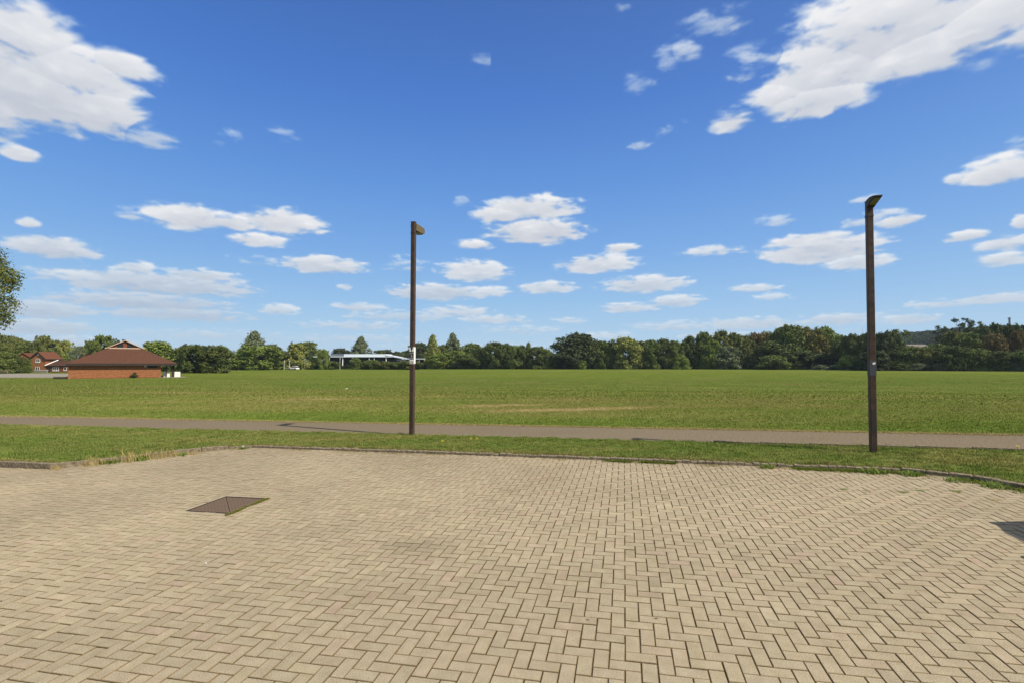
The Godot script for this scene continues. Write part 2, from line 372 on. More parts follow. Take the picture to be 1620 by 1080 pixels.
func kerb_n(s: float) -> Vector2:            # (n of the kerb's face at s, slope)
	for i in KERB.size() - 1:
		var a := Vector2(KERB[i].dot(ES), KERB[i].dot(EN))
		var b := Vector2(KERB[i + 1].dot(ES), KERB[i + 1].dot(EN))
		if s >= a.x and s < b.x:
			return Vector2(lerpf(a.y, b.y, (s - a.x) / (b.x - a.x)), (b.y - a.y) / (b.x - a.x))
	return Vector2(8.0, 0.0)

const WORN := [[1.6, 18.6, 2.8, 0.6, 0.85], [-0.6, 21.0, 2.0, 0.6, 0.6], [5.4, 19.2, 2.6, 0.5, 0.6], [-9.0, 26.5, 7.0, 1.5, 0.40], [-22.0, 36.0, 9.0, 2.0, 0.3], [11.0, 22.0, 5.0, 0.7, 0.35], [3.5, 24.0, 5.0, 0.8, 0.3], [-16.0, 22.5, 3.0, 0.7, 0.3]]

func dryness(x: float, d: float) -> float:
	var n := EN.dot(Vector2(x, d))
	var v := 0.13 + 0.36 * patch_noise.get_noise_2d(x * 0.55, d * 1.3) + 0.2 * fine_noise.get_noise_2d(x * 0.9, d * 1.8)
	if n > PATH0:
		v += 0.15 * exp(-pow((n - 20.0) / 5.0, 2.0)) + 0.10 * exp(-pow((n - 30.0) / 9.0, 2.0)) - 0.1 * sm(45.0, 90.0, n)
		v -= 0.14 * exp(-pow((n - 15.3) / 1.2, 2.0))
		v += 0.8 * exp(-pow((n - 13.8) / 0.16, 2.0))
		# worn patches seen on the field
		for p in WORN:
			v += p[4] * exp(-pow((x - p[0]) / p[2], 2.0) - pow((d - p[1]) / p[3], 2.0)) * (0.75 + 0.5 * fine_noise.get_noise_2d(x * 3.0, d * 5.0))
	else:
		v += -0.05 + 0.3 * fine_noise.get_noise_2d(x * 0.8 + 30.0, d * 1.6)
		v += 0.35 * exp(-pow((x - 8.2) / 1.6, 2.0) - pow((d - 8.8) / 0.7, 2.0)) + 0.3 * exp(-pow((x + 3.3) / 1.0, 2.0) - pow((d - 12.6) / 0.35, 2.0))
	return clampf(v, 0.0, 1.0)

func turf(x: float, d: float) -> Color:      # linear
	var g := Color(0.140, 0.192, 0.036)
	if EN.dot(Vector2(x, d)) < PATH0:
		g = Color(0.133, 0.176, 0.040)
	var far := sm(50.0, 110.0, d)
	g = g.lerp(Color(0.168, 0.222, 0.034), far)
	var dry := dryness(x, d)
	var c := g.lerp(Color(0.300, 0.235, 0.095), dry).lerp(Color(0.43, 0.335, 0.175), 0.75 * sm(0.5, 0.95, dry))
	c = c * (1.0 + 0.13 * patch_noise.get_noise_2d(ES.dot(Vector2(x, d)) * 0.12, EN.dot(Vector2(x, d)) * 0.9 + 70.0))
	return c * (1.0 + 0.10 * patch_noise.get_noise_2d(x * 2.3 + 40.0, d * 2.3))

# ---------------------------------------------------------------- the sky
func make_sky() -> ImageTexture:
	var W := 4096
	var H := 2048
	cloud_a.seed = 11; cloud_a.frequency = 1.0; cloud_a.fractal_octaves = 6; cloud_a.fractal_gain = 0.55
	cloud_a.noise_type = FastNoiseLite.TYPE_SIMPLEX_SMOOTH
	cloud_b.seed = 5; cloud_b.frequency = 1.0; cloud_b.fractal_octaves = 4
	cloud_c.seed = 21; cloud_c.frequency = 1.0; cloud_c.fractal_octaves = 3; cloud_c.fractal_gain = 0.5
	cloud_c.noise_type = FastNoiseLite.TYPE_CELLULAR
	cloud_c.cellular_distance_function = FastNoiseLite.DISTANCE_EUCLIDEAN
	cloud_c.cellular_return_type = FastNoiseLite.RETURN_DISTANCE
	var list := CLOUDS.duplicate()
	var rng := RandomNumberGenerator.new()
	rng.seed = 77
	for k in 420:                                  # the same kind of sky all the way round
		var az := rng.randf_range(58.0, 302.0)
		var el := 2.0 + 66.0 * pow(rng.randf(), 2.2)
		var big := (0.7 + el * 0.14) * rng.randf_range(0.5, 1.3)
		var g := rng.randf_range(0.0, 0.25)
		for j in 1 + rng.randi() % 3:
			list.append([az + rng.randf_range(-1.5, 1.5) * big, el + rng.randf_range(-0.3, 0.3) * big, big * rng.randf_range(1.2, 2.2) / cos(deg_to_rad(el)), big * rng.randf_range(0.35, 0.7) * (0.5 + minf(el, 30.0) / 40.0), rng.randf_range(0.5, 1.0), g])
	var rough := sky_part(list, 1024, 0, 1024, 0)      # the whole round, then the view side again in detail
	rough.resize(W, 1024, Image.INTERPOLATE_CUBIC)
	var fine := sky_part(list, W, 1360, 1376, 500)
	rough.blit_rect(fine, Rect2i(0, 0, 1376, 524), Vector2i(1360, 500))
	var img := rough
	var full := Image.create(W, H, false, Image.FORMAT_RGB8)
	full.fill(Color(0.60, 0.66, 0.62))
	full.blit_rect(img, Rect2i(0, 0, W, 1024), Vector2i.ZERO)
	for k in 40:                                   # the haze below the skyline, down to the tone of the land
		full.fill_rect(Rect2i(0, 1024 + k * 4, W, 4), Color(0.72, 0.82, 0.88).lerp(Color(0.40, 0.44, 0.30), k / 40.0))
	full.fill_rect(Rect2i(0, 1184, W, 864), Color(0.40, 0.44, 0.30))
	var turned := Image.create(W, H, false, Image.FORMAT_RGB8)     # the first column looks along -z
	turned.blit_rect(full, Rect2i(W / 2, 0, W / 2, H), Vector2i.ZERO)
	turned.blit_rect(full, Rect2i(0, 0, W / 2, H), Vector2i(W / 2, 0))
	return ImageTexture.create_from_image(turned)

func air(el: float) -> Color:
	var stops := [[0.0, Color8(196, 217, 232)], [2.6, Color8(178, 210, 235)], [7.0, Color8(151, 194, 235)], [12.4, Color8(122, 171, 230)], [19.3, Color8(97, 149, 220)], [28.0, Color8(74, 123, 203)], [36.6, Color8(62, 106, 182)], [60.0, Color8(50, 92, 165)], [90.0, Color8(46, 86, 158)]]
	for i in stops.size() - 1:
		if el <= stops[i + 1][0]:
			return stops[i][1].lerp(stops[i + 1][1], (el - stops[i][0]) / (stops[i + 1][0] - stops[i][0]))
	return stops[-1][1]

func sky_part(list: Array, W: int, x0: int, w: int, y0: int) -> Image:
	var per := W / 360.0
	var rows := W / 4
	var h := rows - y0
	var dens := PackedFloat32Array()
	var lean := PackedFloat32Array()
	dens.resize(w * h); dens.fill(-9.0)
	lean.resize(w * h); lean.fill(0.0)
	var thin := PackedFloat32Array()
	thin.resize(w * h); thin.fill(0.0)
	for c in list:
		var cx: float = fposmod(c[0] + 180.0, 360.0) * per - x0
		var cy: float = (90.0 - c[1]) * per - y0
		var rx: float = c[2] * per * 1.22
		var ry: float = c[3] * per * 1.22
		var ys := maxi(0, int(cy - ry * 1.6))
		var ye := mini(h - 1, int(cy + ry * 1.6))
		for wrap in [-W, 0, W]:
			var xs: int = maxi(0, int(cx - rx * 1.5) + wrap)
			var xe: int = mini(w - 1, int(cx + rx * 1.5) + wrap)
			if xs > xe: continue
			for y in range(ys, ye + 1):
				var v := (y - cy) / ry
				if v > 0.0: v *= 1.25                  # flatter undersides
				for xx in range(xs, xe + 1):
					var u: float = (xx - wrap - cx) / rx
					var q: float = (1.0 - u * u - v * v) * c[4]
					var at := y * w + xx
					if q > dens[at]:
						dens[at] = q
						lean[at] = c[5] + v * 0.35
						thin[at] = clampf((0.78 - c[4]) / 0.4, 0.0, 1.0)
	var out := PackedByteArray()
	out.resize(w * h * 3)
	var sun_el := deg_to_rad(46.5)
	for y in h:
		var el := 90.0 - (y + y0 + 0.5) / per
		var e := deg_to_rad(el)
		var base := air(el)
		var ce := cos(e)
		var se := sin(e)
		var haze := smoothstep(14.0, 1.0, el) * 0.45
		for x in w:
			var az := (x + x0 + 0.5) / W * TAU - PI
			var cg := ce * cos(sun_el) * cos(az - 2.077) + se * sin(sun_el)
			var k := cg * 0.5 + 0.5
			k = 0.22 * k * k * k
			var r := base.r + (0.93 - base.r) * k
			var g := base.g + (0.95 - base.g) * k
			var b := base.b + (1.0 - base.b) * k
			var at := y * w + x
			var d := dens[at]
			if d > -1.2:
				var f := 1.0 / (se + 0.10)
				var px := ce * sin(az) * f
				var pz := ce * cos(az) * f
				var wv := cloud_b.get_noise_3d(px * 3.0, el * 0.16, pz * 3.0)
				var nz := cloud_a.get_noise_3d(px * 6.5 + wv * 0.5, el * 0.34 + wv * 0.4, pz * 6.5)
				var pf := -cloud_c.get_noise_3d(px * 6.5 + nz * 0.35, el * 0.42 + nz * 0.35, pz * 6.5) - 0.55
				var t := d * 1.25 + nz * (1.12 + 1.5 * thin[at]) + wv * 0.4 + pf * 0.5 + 0.09 - 0.12 * thin[at]
				var a := smoothstep(-0.08, 0.86 + 0.7 * thin[at], t)
				if d < 0.0: a *= smoothstep(-0.8, 0.0, d)
				if a > 0.002:
					var lit := clampf(0.80 + 0.22 * wv + 0.35 * nz + 0.30 * pf - lean[at] * 0.75 - 0.16 * smoothstep(0.4, 1.5, t), 0.0, 1.0)
					var cr := lerpf(lerpf(0.66, 0.965, lit), base.r, haze * 0.6)
					var cgn := lerpf(lerpf(0.69, 0.962, lit), base.g, haze * 0.6)
					var cb := lerpf(lerpf(0.755, 0.962, lit), base.b, haze * 0.6)
					a *= (0.97 - haze * 0.35) * (1.0 - 0.5 * thin[at])
					r = lerpf(r, cr, a); g = lerpf(g, cgn, a); b = lerpf(b, cb, a)
			out[at * 3] = int(r * SKY_DIM + 0.5)
			out[at * 3 + 1] = int(g * SKY_DIM + 0.5)
			out[at * 3 + 2] = int(b * SKY_DIM + 0.5)
	return Image.create_from_data(w, h, false, Image.FORMAT_RGB8, out)

# ---------------------------------------------------------------- plants
func profile(kind: String, y: float) -> float:
	match kind:
		"bushy": return 0.5 * pow(maxf(0.0, 1.0 - pow(absf(y - 0.60) / (0.42 if y > 0.6 else 0.86), 2.2)), 0.5)
		"round": return 0.5 * pow(maxf(0.0, 1.0 - pow(absf(y - 0.50) / 0.52, 2.3)), 0.5)
		"cone": return 0.5 * pow(maxf(0.0, 1.0 - y), 0.75) * sm(-0.05, 0.16, y)
		"poplar": return 0.5 * pow(maxf(0.0, sin(PI * pow(y, 0.62))), 0.8)
		"dome": return 0.5 * pow(maxf(0.0, 1.0 - y * y), 0.5)
		"shrub": return 0.5 * pow(maxf(0.0, 1.0 - y * y), 0.42)
		"wispy": return 0.5 * (0.35 + 0.65 * sm(0.35, 0.85, y)) * pow(maxf(0.0, 1.0 - pow(maxf(y - 0.8, 0.0) / 0.25, 2.0)), 0.5)
	return 0.4

func leaf_cloud(rng: RandomNumberGenerator, blobs: Array, per: int, leaf: float, squash := 0.8) -> ArrayMesh:
	# blobs: [centre, radius]; many small bent leaf sprays on and in each
	var v := PackedVector3Array()
	var cc := PackedColorArray()
	for b in blobs:
		var tone := rng.randf_range(0.78, 1.18)
		var warm := rng.randf_range(-0.08, 0.08)
		var count := int(per * pow(b[1] / blobs[0][1], 1.6)) + 8
		for k in count:
			var dir := Vector3(rng.randfn(), rng.randfn() + 0.25, rng.randfn()).normalized()
			var p: Vector3 = b[0] + dir * Vector3(1, squash, 1) * b[1] * (0.45 + 0.6 * sqrt(rng.randf()) if rng.randf() < 0.84 else rng.randf_range(0.9, 1.5))
			if p.y < 0.0: continue
			var nrm := (dir * 0.8 + Vector3(rng.randfn(), rng.randfn() + 0.3, rng.randfn()) * 0.6).normalized()
			var a := nrm.cross(Vector3(rng.randfn(), rng.randfn(), rng.randfn())).normalized()
			var e := nrm.cross(a)
			var s := leaf * rng.randf_range(0.55, 1.35)
			var l := tone * rng.randf_range(0.84, 1.16)
			var col := Color(l * (1.0 + warm), l, l * (1.0 - warm))
			var q := [p + a * s, p + e * s * 0.55 + nrm * s * 0.15, p - a * s * 0.9, p - e * s * 0.6 + nrm * s * 0.12]
			for i in [0, 2, 1, 0, 3, 2]:
				v.append(q[i]); cc.append(col)
	var arr := []
	arr.resize(Mesh.ARRAY_MAX)
	arr[Mesh.ARRAY_VERTEX] = v
	arr[Mesh.ARRAY_COLOR] = cc
	var m := ArrayMesh.new()
	m.add_surface_from_arrays(Mesh.PRIMITIVE_TRIANGLES, arr)
	return m

func crown(kind: String, sd: int) -> ArrayMesh:
	var rng := RandomNumberGenerator.new()
	rng.seed = sd
	var blobs := []
	var n: int = {"bushy": 64, "round": 58, "cone": 60, "poplar": 66, "dome": 58, "shrub": 34, "wispy": 30}[kind]
	var y0: float = {"bushy": 0.0, "round": 0.06, "cone": 0.02, "poplar": 0.06, "dome": 0.0, "shrub": 0.0, "wispy": 0.25}[kind]
	for k in n:
		var y := lerpf(y0, 1.0, (k + rng.randf()) / n)
		if kind == "wispy": y = lerpf(y0, 0.97, pow((k + rng.randf()) / n, 0.5))
		var r := profile(kind, y)
		var rb := rng.randf_range(0.10, 0.165) * (0.8 if kind in ["cone", "poplar"] else 1.0)
		if kind == "wispy": rb = rng.randf_range(0.06, 0.13)
		if kind == "shrub": rb *= 1.35
		rb = minf(rb, 0.05 + r)
		var rr := maxf(0.0, r - rb * 0.55) * sqrt(rng.randf_range(0.3, 1.0)) * rng.randf_range(0.85, 1.12)
		var a := rng.randf() * TAU
		blobs.append([Vector3(cos(a) * rr, clampf(y - rb * 0.35, rb * 0.5, 1.0 - rb * 0.7), sin(a) * rr), rb])
	if kind in ["bushy", "round", "dome"]:               # shoots that break the outline
		for k in 16:
			var y := rng.randf_range(0.62, 0.98)
			var a := rng.randf() * TAU
			var r := profile(kind, y) * rng.randf_range(0.75, 1.12)
			blobs.append([Vector3(cos(a) * r, y + 0.02, sin(a) * r), rng.randf_range(0.035, 0.07)])
	blobs[0][1] = 0.125
	return leaf_cloud(rng, blobs, 60 if kind == "wispy" else 150, 0.024 if kind == "wispy" else 0.031, 0.32 if kind == "wispy" else 0.8)

func trunk_mesh(kind: String, sd: int) -> ArrayMesh:
	var rng := RandomNumberGenerator.new()
	rng.seed = sd
	var st := st_new()
	var top := 0.62 if kind != "wispy" else 0.8
	tube(st, Vector3(0, -0.02, 0), Vector3(0.01, top * 0.45, 0.01), 0.026, 0.019, 7)
	tube(st, Vector3(0.01, top * 0.45, 0.01), Vector3(-0.01, top, 0.0), 0.019, 0.008, 7)
	for k in 6:
		var a := TAU * k / 6.0 + rng.randf()
		var y := lerpf(0.25, top * 0.9, k / 6.0)
		var out := profile(kind, minf(y + 0.2, 0.95)) * 0.75
		tube(st, Vector3(0, y, 0), Vector3(cos(a) * out, y + rng.randf_range(0.12, 0.26), sin(a) * out), 0.011, 0.004, 5)
	return done(st)

func blades(rng: RandomNumberGenerator, n: int, spread: float, tall: float, wide: float, lean_: float) -> ArrayMesh:
	var v := PackedVector3Array()
	for k in n:
		var p := Vector3(rng.randf_range(-1, 1) * spread, -0.01, rng.randf_range(-1, 1) * spread)
		var a := rng.randf() * TAU
		var h := tall * rng.randf_range(0.5, 1.15)
		var out := Vector3(cos(a), 0, sin(a)) * lean_ * h * rng.randf_range(0.3, 1.4)
		var side := Vector3(-sin(a), 0, cos(a)) * wide * rng.randf_range(0.7, 1.3)
		var m := p + out * 0.35 + Vector3(0, h * 0.6, 0)
		var t := p + out + Vector3(0, h, 0)
		for q in [p - side, p + side, m + side * 0.7, p - side, m + side * 0.7, m - side * 0.7, m - side * 0.7, m + side * 0.7, t]:
			v.append(q)
	var arr := []
	arr.resize(Mesh.ARRAY_MAX)
	arr[Mesh.ARRAY_VERTEX] = v
	var m := ArrayMesh.new()
	m.add_surface_from_arrays(Mesh.PRIMITIVE_TRIANGLES, arr)
	return m

# ---------------------------------------------------------------- shapes lofted along -z: [z, y_top, y_bottom, half width top, half width bottom]
func loft(st: SurfaceTool, secs: Array, bev := 0.0):
	var rings := []
	for s in secs:
		var c := minf(bev, minf((s[1] - s[2]) * 0.4, s[3] * 0.6))
		rings.append([Vector3(-s[4], s[2], s[0]), Vector3(-s[3], s[1] - c, s[0]), Vector3(-s[3] + c, s[1], s[0]), Vector3(s[3] - c, s[1], s[0]), Vector3(s[3], s[1] - c, s[0]), Vector3(s[4], s[2], s[0])])
	for i in rings.size() - 1:
		for k in 6:
			var j := (k + 1) % 6
			quad(st, rings[i][k], rings[i][j], rings[i + 1][j], rings[i + 1][k])
	for e in [0, rings.size() - 1]:
		var r = rings[e]
		for k in range(1, 5):
			if e == 0: tri(st, r[0], r[k + 1], r[k])
			else: tri(st, r[0], r[k], r[k + 1])

func lamp_head(column: Node3D, y: float, turn: float, dark: Material, glass: Material, boxy: bool):
	var st := st_new()
	if boxy:
		loft(st, [[0.0, 0.0, -0.175, 0.085, 0.075], [-0.10, 0.012, -0.18, 0.10, 0.09], [-0.44, 0.0, -0.165, 0.105, 0.095], [-0.52, -0.03, -0.14, 0.09, 0.085]], 0.02)
	else:
		loft(st, [[0.03, 0.02, -0.13, 0.06, 0.053], [-0.07, 0.045, -0.10, 0.075, 0.065], [-0.18, 0.055, -0.055, 0.08, 0.07], [-0.30, 0.045, -0.02, 0.075, 0.07], [-0.41, 0.02, 0.0, 0.06, 0.055]], 0.014)
	var head := part("luminaire", done(st), dark, column, Vector3(0, y, 0), turn)
	var s2 := st_new()
	if boxy:
		loft(s2, [[-0.12, -0.178, -0.20, 0.08, 0.07], [-0.42, -0.164, -0.19, 0.085, 0.075]], 0.004)
	else:
		loft(s2, [[-0.14, -0.075, -0.085, 0.052, 0.05], [-0.25, -0.040, -0.050, 0.058, 0.056], [-0.36, -0.014, -0.024, 0.05, 0.05]])
	part("lens", done(s2), glass, head)
	return head

func lamp(called_label: String, x: float, d: float, tall: float, head_turn: float, wide := 0.110) -> Node3D:
	var o := thing("street_lamp", called_label, "street lamp", Vector3(x, land_y(x, d), -d), -0.235, "square post lamps beside the path")
	var st := st_new()
	box(st, Vector3(0, tall / 2.0 - 0.1, 0), Vector3(wide, tall + 0.2, wide), Transform3D(), 0.009)
	part("column", done(st), mats["post"], o)
	part("cap", box_mesh(Vector3(wide + 0.008, 0.02, wide + 0.008), Vector3(0, 0.01, 0), 0.006), mats["post_dark"], o, Vector3(0, tall, 0))
	part("collar", box_mesh(Vector3(wide + 0.008, 0.04, wide + 0.008), Vector3(0, 0.02, 0), 0.006), mats["post_dark"], o, Vector3(0, tall - 0.30, 0))
	part("access_door", box_mesh(Vector3(0.078, 0.42, 0.006), Vector3.ZERO, 0.0), mats["post_dark"], o, Vector3(0, 0.62, wide / 2 + 0.002))
	part("concrete_foot", box_mesh(Vector3(0.2, 0.12, 0.2), Vector3(0, -0.045, 0), 0.02), mats["concrete"], o)
	lamp_head(o, tall - (0.03 if head_turn < 1.0 else 0.02), head_turn, mats["lantern"] if head_turn < 1.0 else mats["post_dark"], mats["lens"], head_turn < 1.0)
	return o

func car(label: String, at: Vector3, turn: float, paint: Material, group := "") -> Node3D:
	var o := thing("parked_car", label, "car", at, turn, group)
	var st := st_new()
	st.set_smooth_group(0)
	loft(st, [[2.05, 0.60, 0.32, 0.66, 0.70], [1.98, 0.78, 0.24, 0.76, 0.80], [1.70, 0.92, 0.22, 0.82, 0.86], [0.9, 0.96, 0.20, 0.84, 0.87], [-0.8, 0.94, 0.20, 0.84, 0.87], [-1.25, 0.90, 0.21, 0.83, 0.87], [-1.60, 0.85, 0.22, 0.80, 0.86], [-1.85, 0.77, 0.24, 0.75, 0.82], [-1.98, 0.69, 0.27, 0.68, 0.76], [-2.06, 0.55, 0.34, 0.58, 0.64]], 0.12)
	part("body", done(st), paint, o)
	st = st_new()
	loft(st, [[1.92, 0.93, 0.88, 0.66, 0.76], [1.55, 1.34, 0.90, 0.60, 0.78], [0.2, 1.42, 0.92, 0.62, 0.80], [-0.35, 1.38, 0.92, 0.60, 0.80], [-1.20, 0.95, 0.88, 0.64, 0.78]], 0.06)
	part("window", done(st), mats["car_glass"], o)
	st = st_new()
	loft(st, [[1.66, 1.36, 1.30, 0.56, 0.60], [1.2, 1.46, 1.38, 0.60, 0.63], [0.2, 1.48, 1.40, 0.61, 0.64], [-0.4, 1.43, 1.36, 0.57, 0.61]], 0.05)
	part("roof", done(st), paint, o)
	for sx in [-1.0, 1.0]:
		for z in [1.28, -1.30]:
			st = st_new()
			tube(st, Vector3(-0.09, 0, 0), Vector3(0.09, 0, 0), 0.385, 0.385, 24)
			part("wheel_arch", done(st), mats["rubber"], o, Vector3(sx * 0.783, 0.33, z))
			st = st_new()
			tube(st, Vector3(-0.1, 0, 0), Vector3(0.1, 0, 0), 0.31, 0.31, 20)
			var w := part("wheel", done(st), mats["rubber"], o, Vector3(sx * 0.785, 0.31, z))
			st = st_new()
			tube(st, Vector3(-0.105, 0, 0), Vector3(0.105, 0, 0), 0.20, 0.20, 14)
			part("rim", done(st), mats["steel"], w)
		part("headlight", box_mesh(Vector3(0.28, 0.14, 0.12), Vector3.ZERO, 0.03), mats["lens"], o, Vector3(sx * 0.56, 0.66, -1.93))
		part("tail_light", box_mesh(Vector3(0.18, 0.28, 0.10), Vector3.ZERO, 0.03), mats["red_glass"], o, Vector3(sx * 0.66, 0.74, 1.93))
		part("wing_mirror", box_mesh(Vector3(0.16, 0.12, 0.10), Vector3.ZERO, 0.03), paint, o, Vector3(sx * 0.93, 0.98, -0.85))
	part("number_plate", box_mesh(Vector3(0.5, 0.11, 0.02)), mats["white_paint"], o, Vector3(0, 0.5, -2.065))
	return o

# ---------------------------------------------------------------- everything
func _ready():
	var t0 := Time.get_ticks_msec()
	var cam := Camera3D.new()
	cam.name = "camera"
	cam.position = Vector3(0, CAM_Y, 0)
	cam.rotation = Vector3(atan(36.0 / 800.0), 0, 0)
	cam.fov = rad_to_deg(2.0 * atan(540.0 / 800.0))
	cam.near = 0.05
	cam.far = 6000.0
	add_child(cam)
	cam.current = true

	var env := Environment.new()
	env.background_mode = Environment.BG_SKY
	var sky := Sky.new()
	var pano := PanoramaSkyMaterial.new()
	pano.panorama = make_sky()
	sky.sky_material = pano
	env.sky = sky
	env.tonemap_mode = Environment.TONE_MAPPER_LINEAR
	env.tonemap_exposure = EXPOSURE
	env.fog_enabled = true
	env.fog_density = 0.00011
	env.fog_light_color = Color(0.80, 0.88, 0.96)
	env.sdfgi_enabled = true
	env.ssao_enabled = true
	env.ssil_enabled = true
	var we := WorldEnvironment.new()
	we.name = "world"
	we.environment = env
	add_child(we)

	var sun := DirectionalLight3D.new()
	sun.name = "sun"
	sun.light_energy = 1.5
	sun.light_color = Color(1.0, 0.955, 0.88)
	sun.light_angular_distance = 0.5
	sun.shadow_enabled = true
	var el := deg_to_rad(46.5)
	add_child(sun)
	sun.look_at_from_position(Vector3(0.875 * cos(el), sin(el), 0.485 * cos(el)) * 50.0, Vector3.ZERO)
	print("sky ", Time.get_ticks_msec() - t0)

	patch_noise.seed = 3; patch_noise.frequency = 0.16; patch_noise.fractal_octaves = 4
	fine_noise.seed = 9; fine_noise.frequency = 0.7; fine_noise.fractal_octaves = 3
	make_materials()
	make_ground()
	make_paving()
	make_kerb()
	make_hill()
	print("ground ", Time.get_ticks_msec() - t0)
	make_buildings()
	make_trees()
	print("trees ", Time.get_ticks_msec() - t0)
	make_lamps()
	make_small_things()
	make_grass()
	print("all ", Time.get_ticks_msec() - t0)

func make_materials():
	var speck := noise_tex(0.085, 3, Color(0.66, 0.645, 0.62), Color(1, 1, 1), 21, 1024)
	var m := mat("paver", Color(1, 1, 1), 0.92, 0.0, speck, 0.9, 0.25, true)
	m.detail_enabled = true
	m.detail_blend_mode = BaseMaterial3D.BLEND_MODE_MUL
	m.detail_albedo = noise_tex(0.012, 6, Color(0.90, 0.895, 0.88), Color(1, 1, 1), 22, 512)
	mat("sand", lin(0.115, 0.086, 0.046), 0.95, 0.0, noise_tex(0.05, 4, Color(0.55, 0.55, 0.5), Color(1, 1, 1), 23, 512), 1.3, 0.4)
	mat("soil", lin(0.12, 0.09, 0.055), 0.95)
	m = mat("turf", Color(1, 1, 1), 0.95, 0.0, noise_tex(0.035, 5, Color(0.78, 0.78, 0.76), Color(1, 1, 1), 24, 1024), 3.1, 0.4, true)
	mat("asphalt", lin(0.240, 0.196, 0.134), 0.93, 0.0, noise_tex(0.03, 6, Color(0.70, 0.70, 0.70), Color(1, 1, 1), 25, 1024), 2.3, 0.4, true)
	mat("kerb_stone", lin(0.37, 0.31, 0.22), 0.92, 0.0, noise_tex(0.02, 6, Color(0.48, 0.47, 0.45), Color(1, 1, 1), 26, 512), 0.8, 0.3)
	mat("concrete", lin(0.34, 0.31, 0.26), 0.92, 0.0, noise_tex(0.02, 5, Color(0.7, 0.7, 0.7), Color(1, 1, 1), 27, 512), 1.7)
	mat("post", lin(0.090, 0.058, 0.040), 0.5, 0.0, noise_tex(0.012, 5, Color(0.66, 0.64, 0.64), Color(1, 1, 1), 28, 512), 0.9)
	mat("post_dark", lin(0.04, 0.032, 0.026), 0.55)
	mat("lens", lin(0.16, 0.15, 0.09), 0.35)
	mat("brick", lin(0.37, 0.162, 0.075), 0.9, 0.0, noise_tex(0.03, 4, Color(0.72, 0.70, 0.70), Color(1, 1, 1), 29, 512), 5.0)
	mat("brick_dark", lin(0.26, 0.105, 0.056), 0.9, 0.0, noise_tex(0.03, 4, Color(0.72, 0.70, 0.70), Color(1, 1, 1), 30, 512), 4.0)
	mat("tile", lin(0.150, 0.074, 0.050), 0.9, 0.0, noise_tex(0.05, 4, Color(0.62, 0.62, 0.62), Color(1, 1, 1), 31, 512), 6.0)
	mat("tile_red", lin(0.205, 0.088, 0.052), 0.9, 0.0, mats["tile"].albedo_texture, 4.0)
	mat("tile_dark", lin(0.115, 0.062, 0.045), 0.9, 0.0, mats["tile"].albedo_texture, 4.0)
	mat("fascia", lin(0.035, 0.026, 0.022), 0.6)
	mat("roof_white", lin(0.62, 0.68, 0.73), 0.5)
	mat("dull_roof", lin(0.17, 0.155, 0.135), 0.9)
	mat("lantern", lin(0.13, 0.105, 0.055), 0.5)
	mat("white_paint", lin(0.74, 0.73, 0.70), 0.5)
	mat("cream_paint", lin(0.50, 0.36, 0.26), 0.6)
	mat("grey_panel", lin(0.13, 0.15, 0.18), 0.5)
	mat("dark_glass", lin(0.02, 0.025, 0.03), 0.12)
	mat("car_glass", lin(0.015, 0.018, 0.02), 0.08)
	mat("car_white", lin(0.75, 0.75, 0.74), 0.25)
	mat("car_dark", lin(0.03, 0.033, 0.045), 0.25)
	mat("rubber", lin(0.02, 0.02, 0.02), 0.8)
	mat("steel", lin(0.45, 0.45, 0.46), 0.35, 0.8)
	mat("red_glass", lin(0.35, 0.02, 0.02), 0.2)
	mat("pale_post", lin(0.55, 0.55, 0.52), 0.5)
	mat("wood", lin(0.26, 0.20, 0.13), 0.85)
	mat("iron", lin(0.185, 0.130, 0.088), 0.8, 0.0, noise_tex(0.06, 5, Color(0.7, 0.68, 0.66), Color(1, 1, 1), 32, 512), 0.7, 0.3)
	mat("iron_dark", lin(0.035, 0.03, 0.028), 0.7)
	mat("bark", lin(0.085, 0.066, 0.048), 0.95)
	mat("hill_soil", lin(0.030, 0.045, 0.018), 0.95)
	for k in [["dark", 0.085, 0.108, 0.026], ["deep", 0.057, 0.074, 0.025], ["mid", 0.116, 0.150, 0.031], ["light", 0.161, 0.208, 0.036], ["olive", 0.134, 0.150, 0.036], ["yellow", 0.225, 0.242, 0.058], ["grey", 0.153, 0.181, 0.091], ["rust", 0.150, 0.112, 0.038], ["bronze", 0.161, 0.150, 0.031], ["straw", 0.36, 0.27, 0.11], ["weed", 0.115, 0.165, 0.022], ["moss", 0.10, 0.13, 0.015], ["petal", 0.72, 0.50, 0.02], ["petal_white", 0.8, 0.8, 0.76]]:
		m = mat("leaf_" + k[0], lin(k[1], k[2], k[3]), 0.75, 0.0, null, 1.0, 0.0, true)
		m.backlight_enabled = true
		m.backlight = Color(0.35, 0.4, 0.18)
	m = mat("grass_blade", Color(1, 1, 1), 0.9, 0.0, null, 1.0, 0.0, true)
	m.backlight_enabled = true
	m.backlight = Color(0.4, 0.45, 0.2)

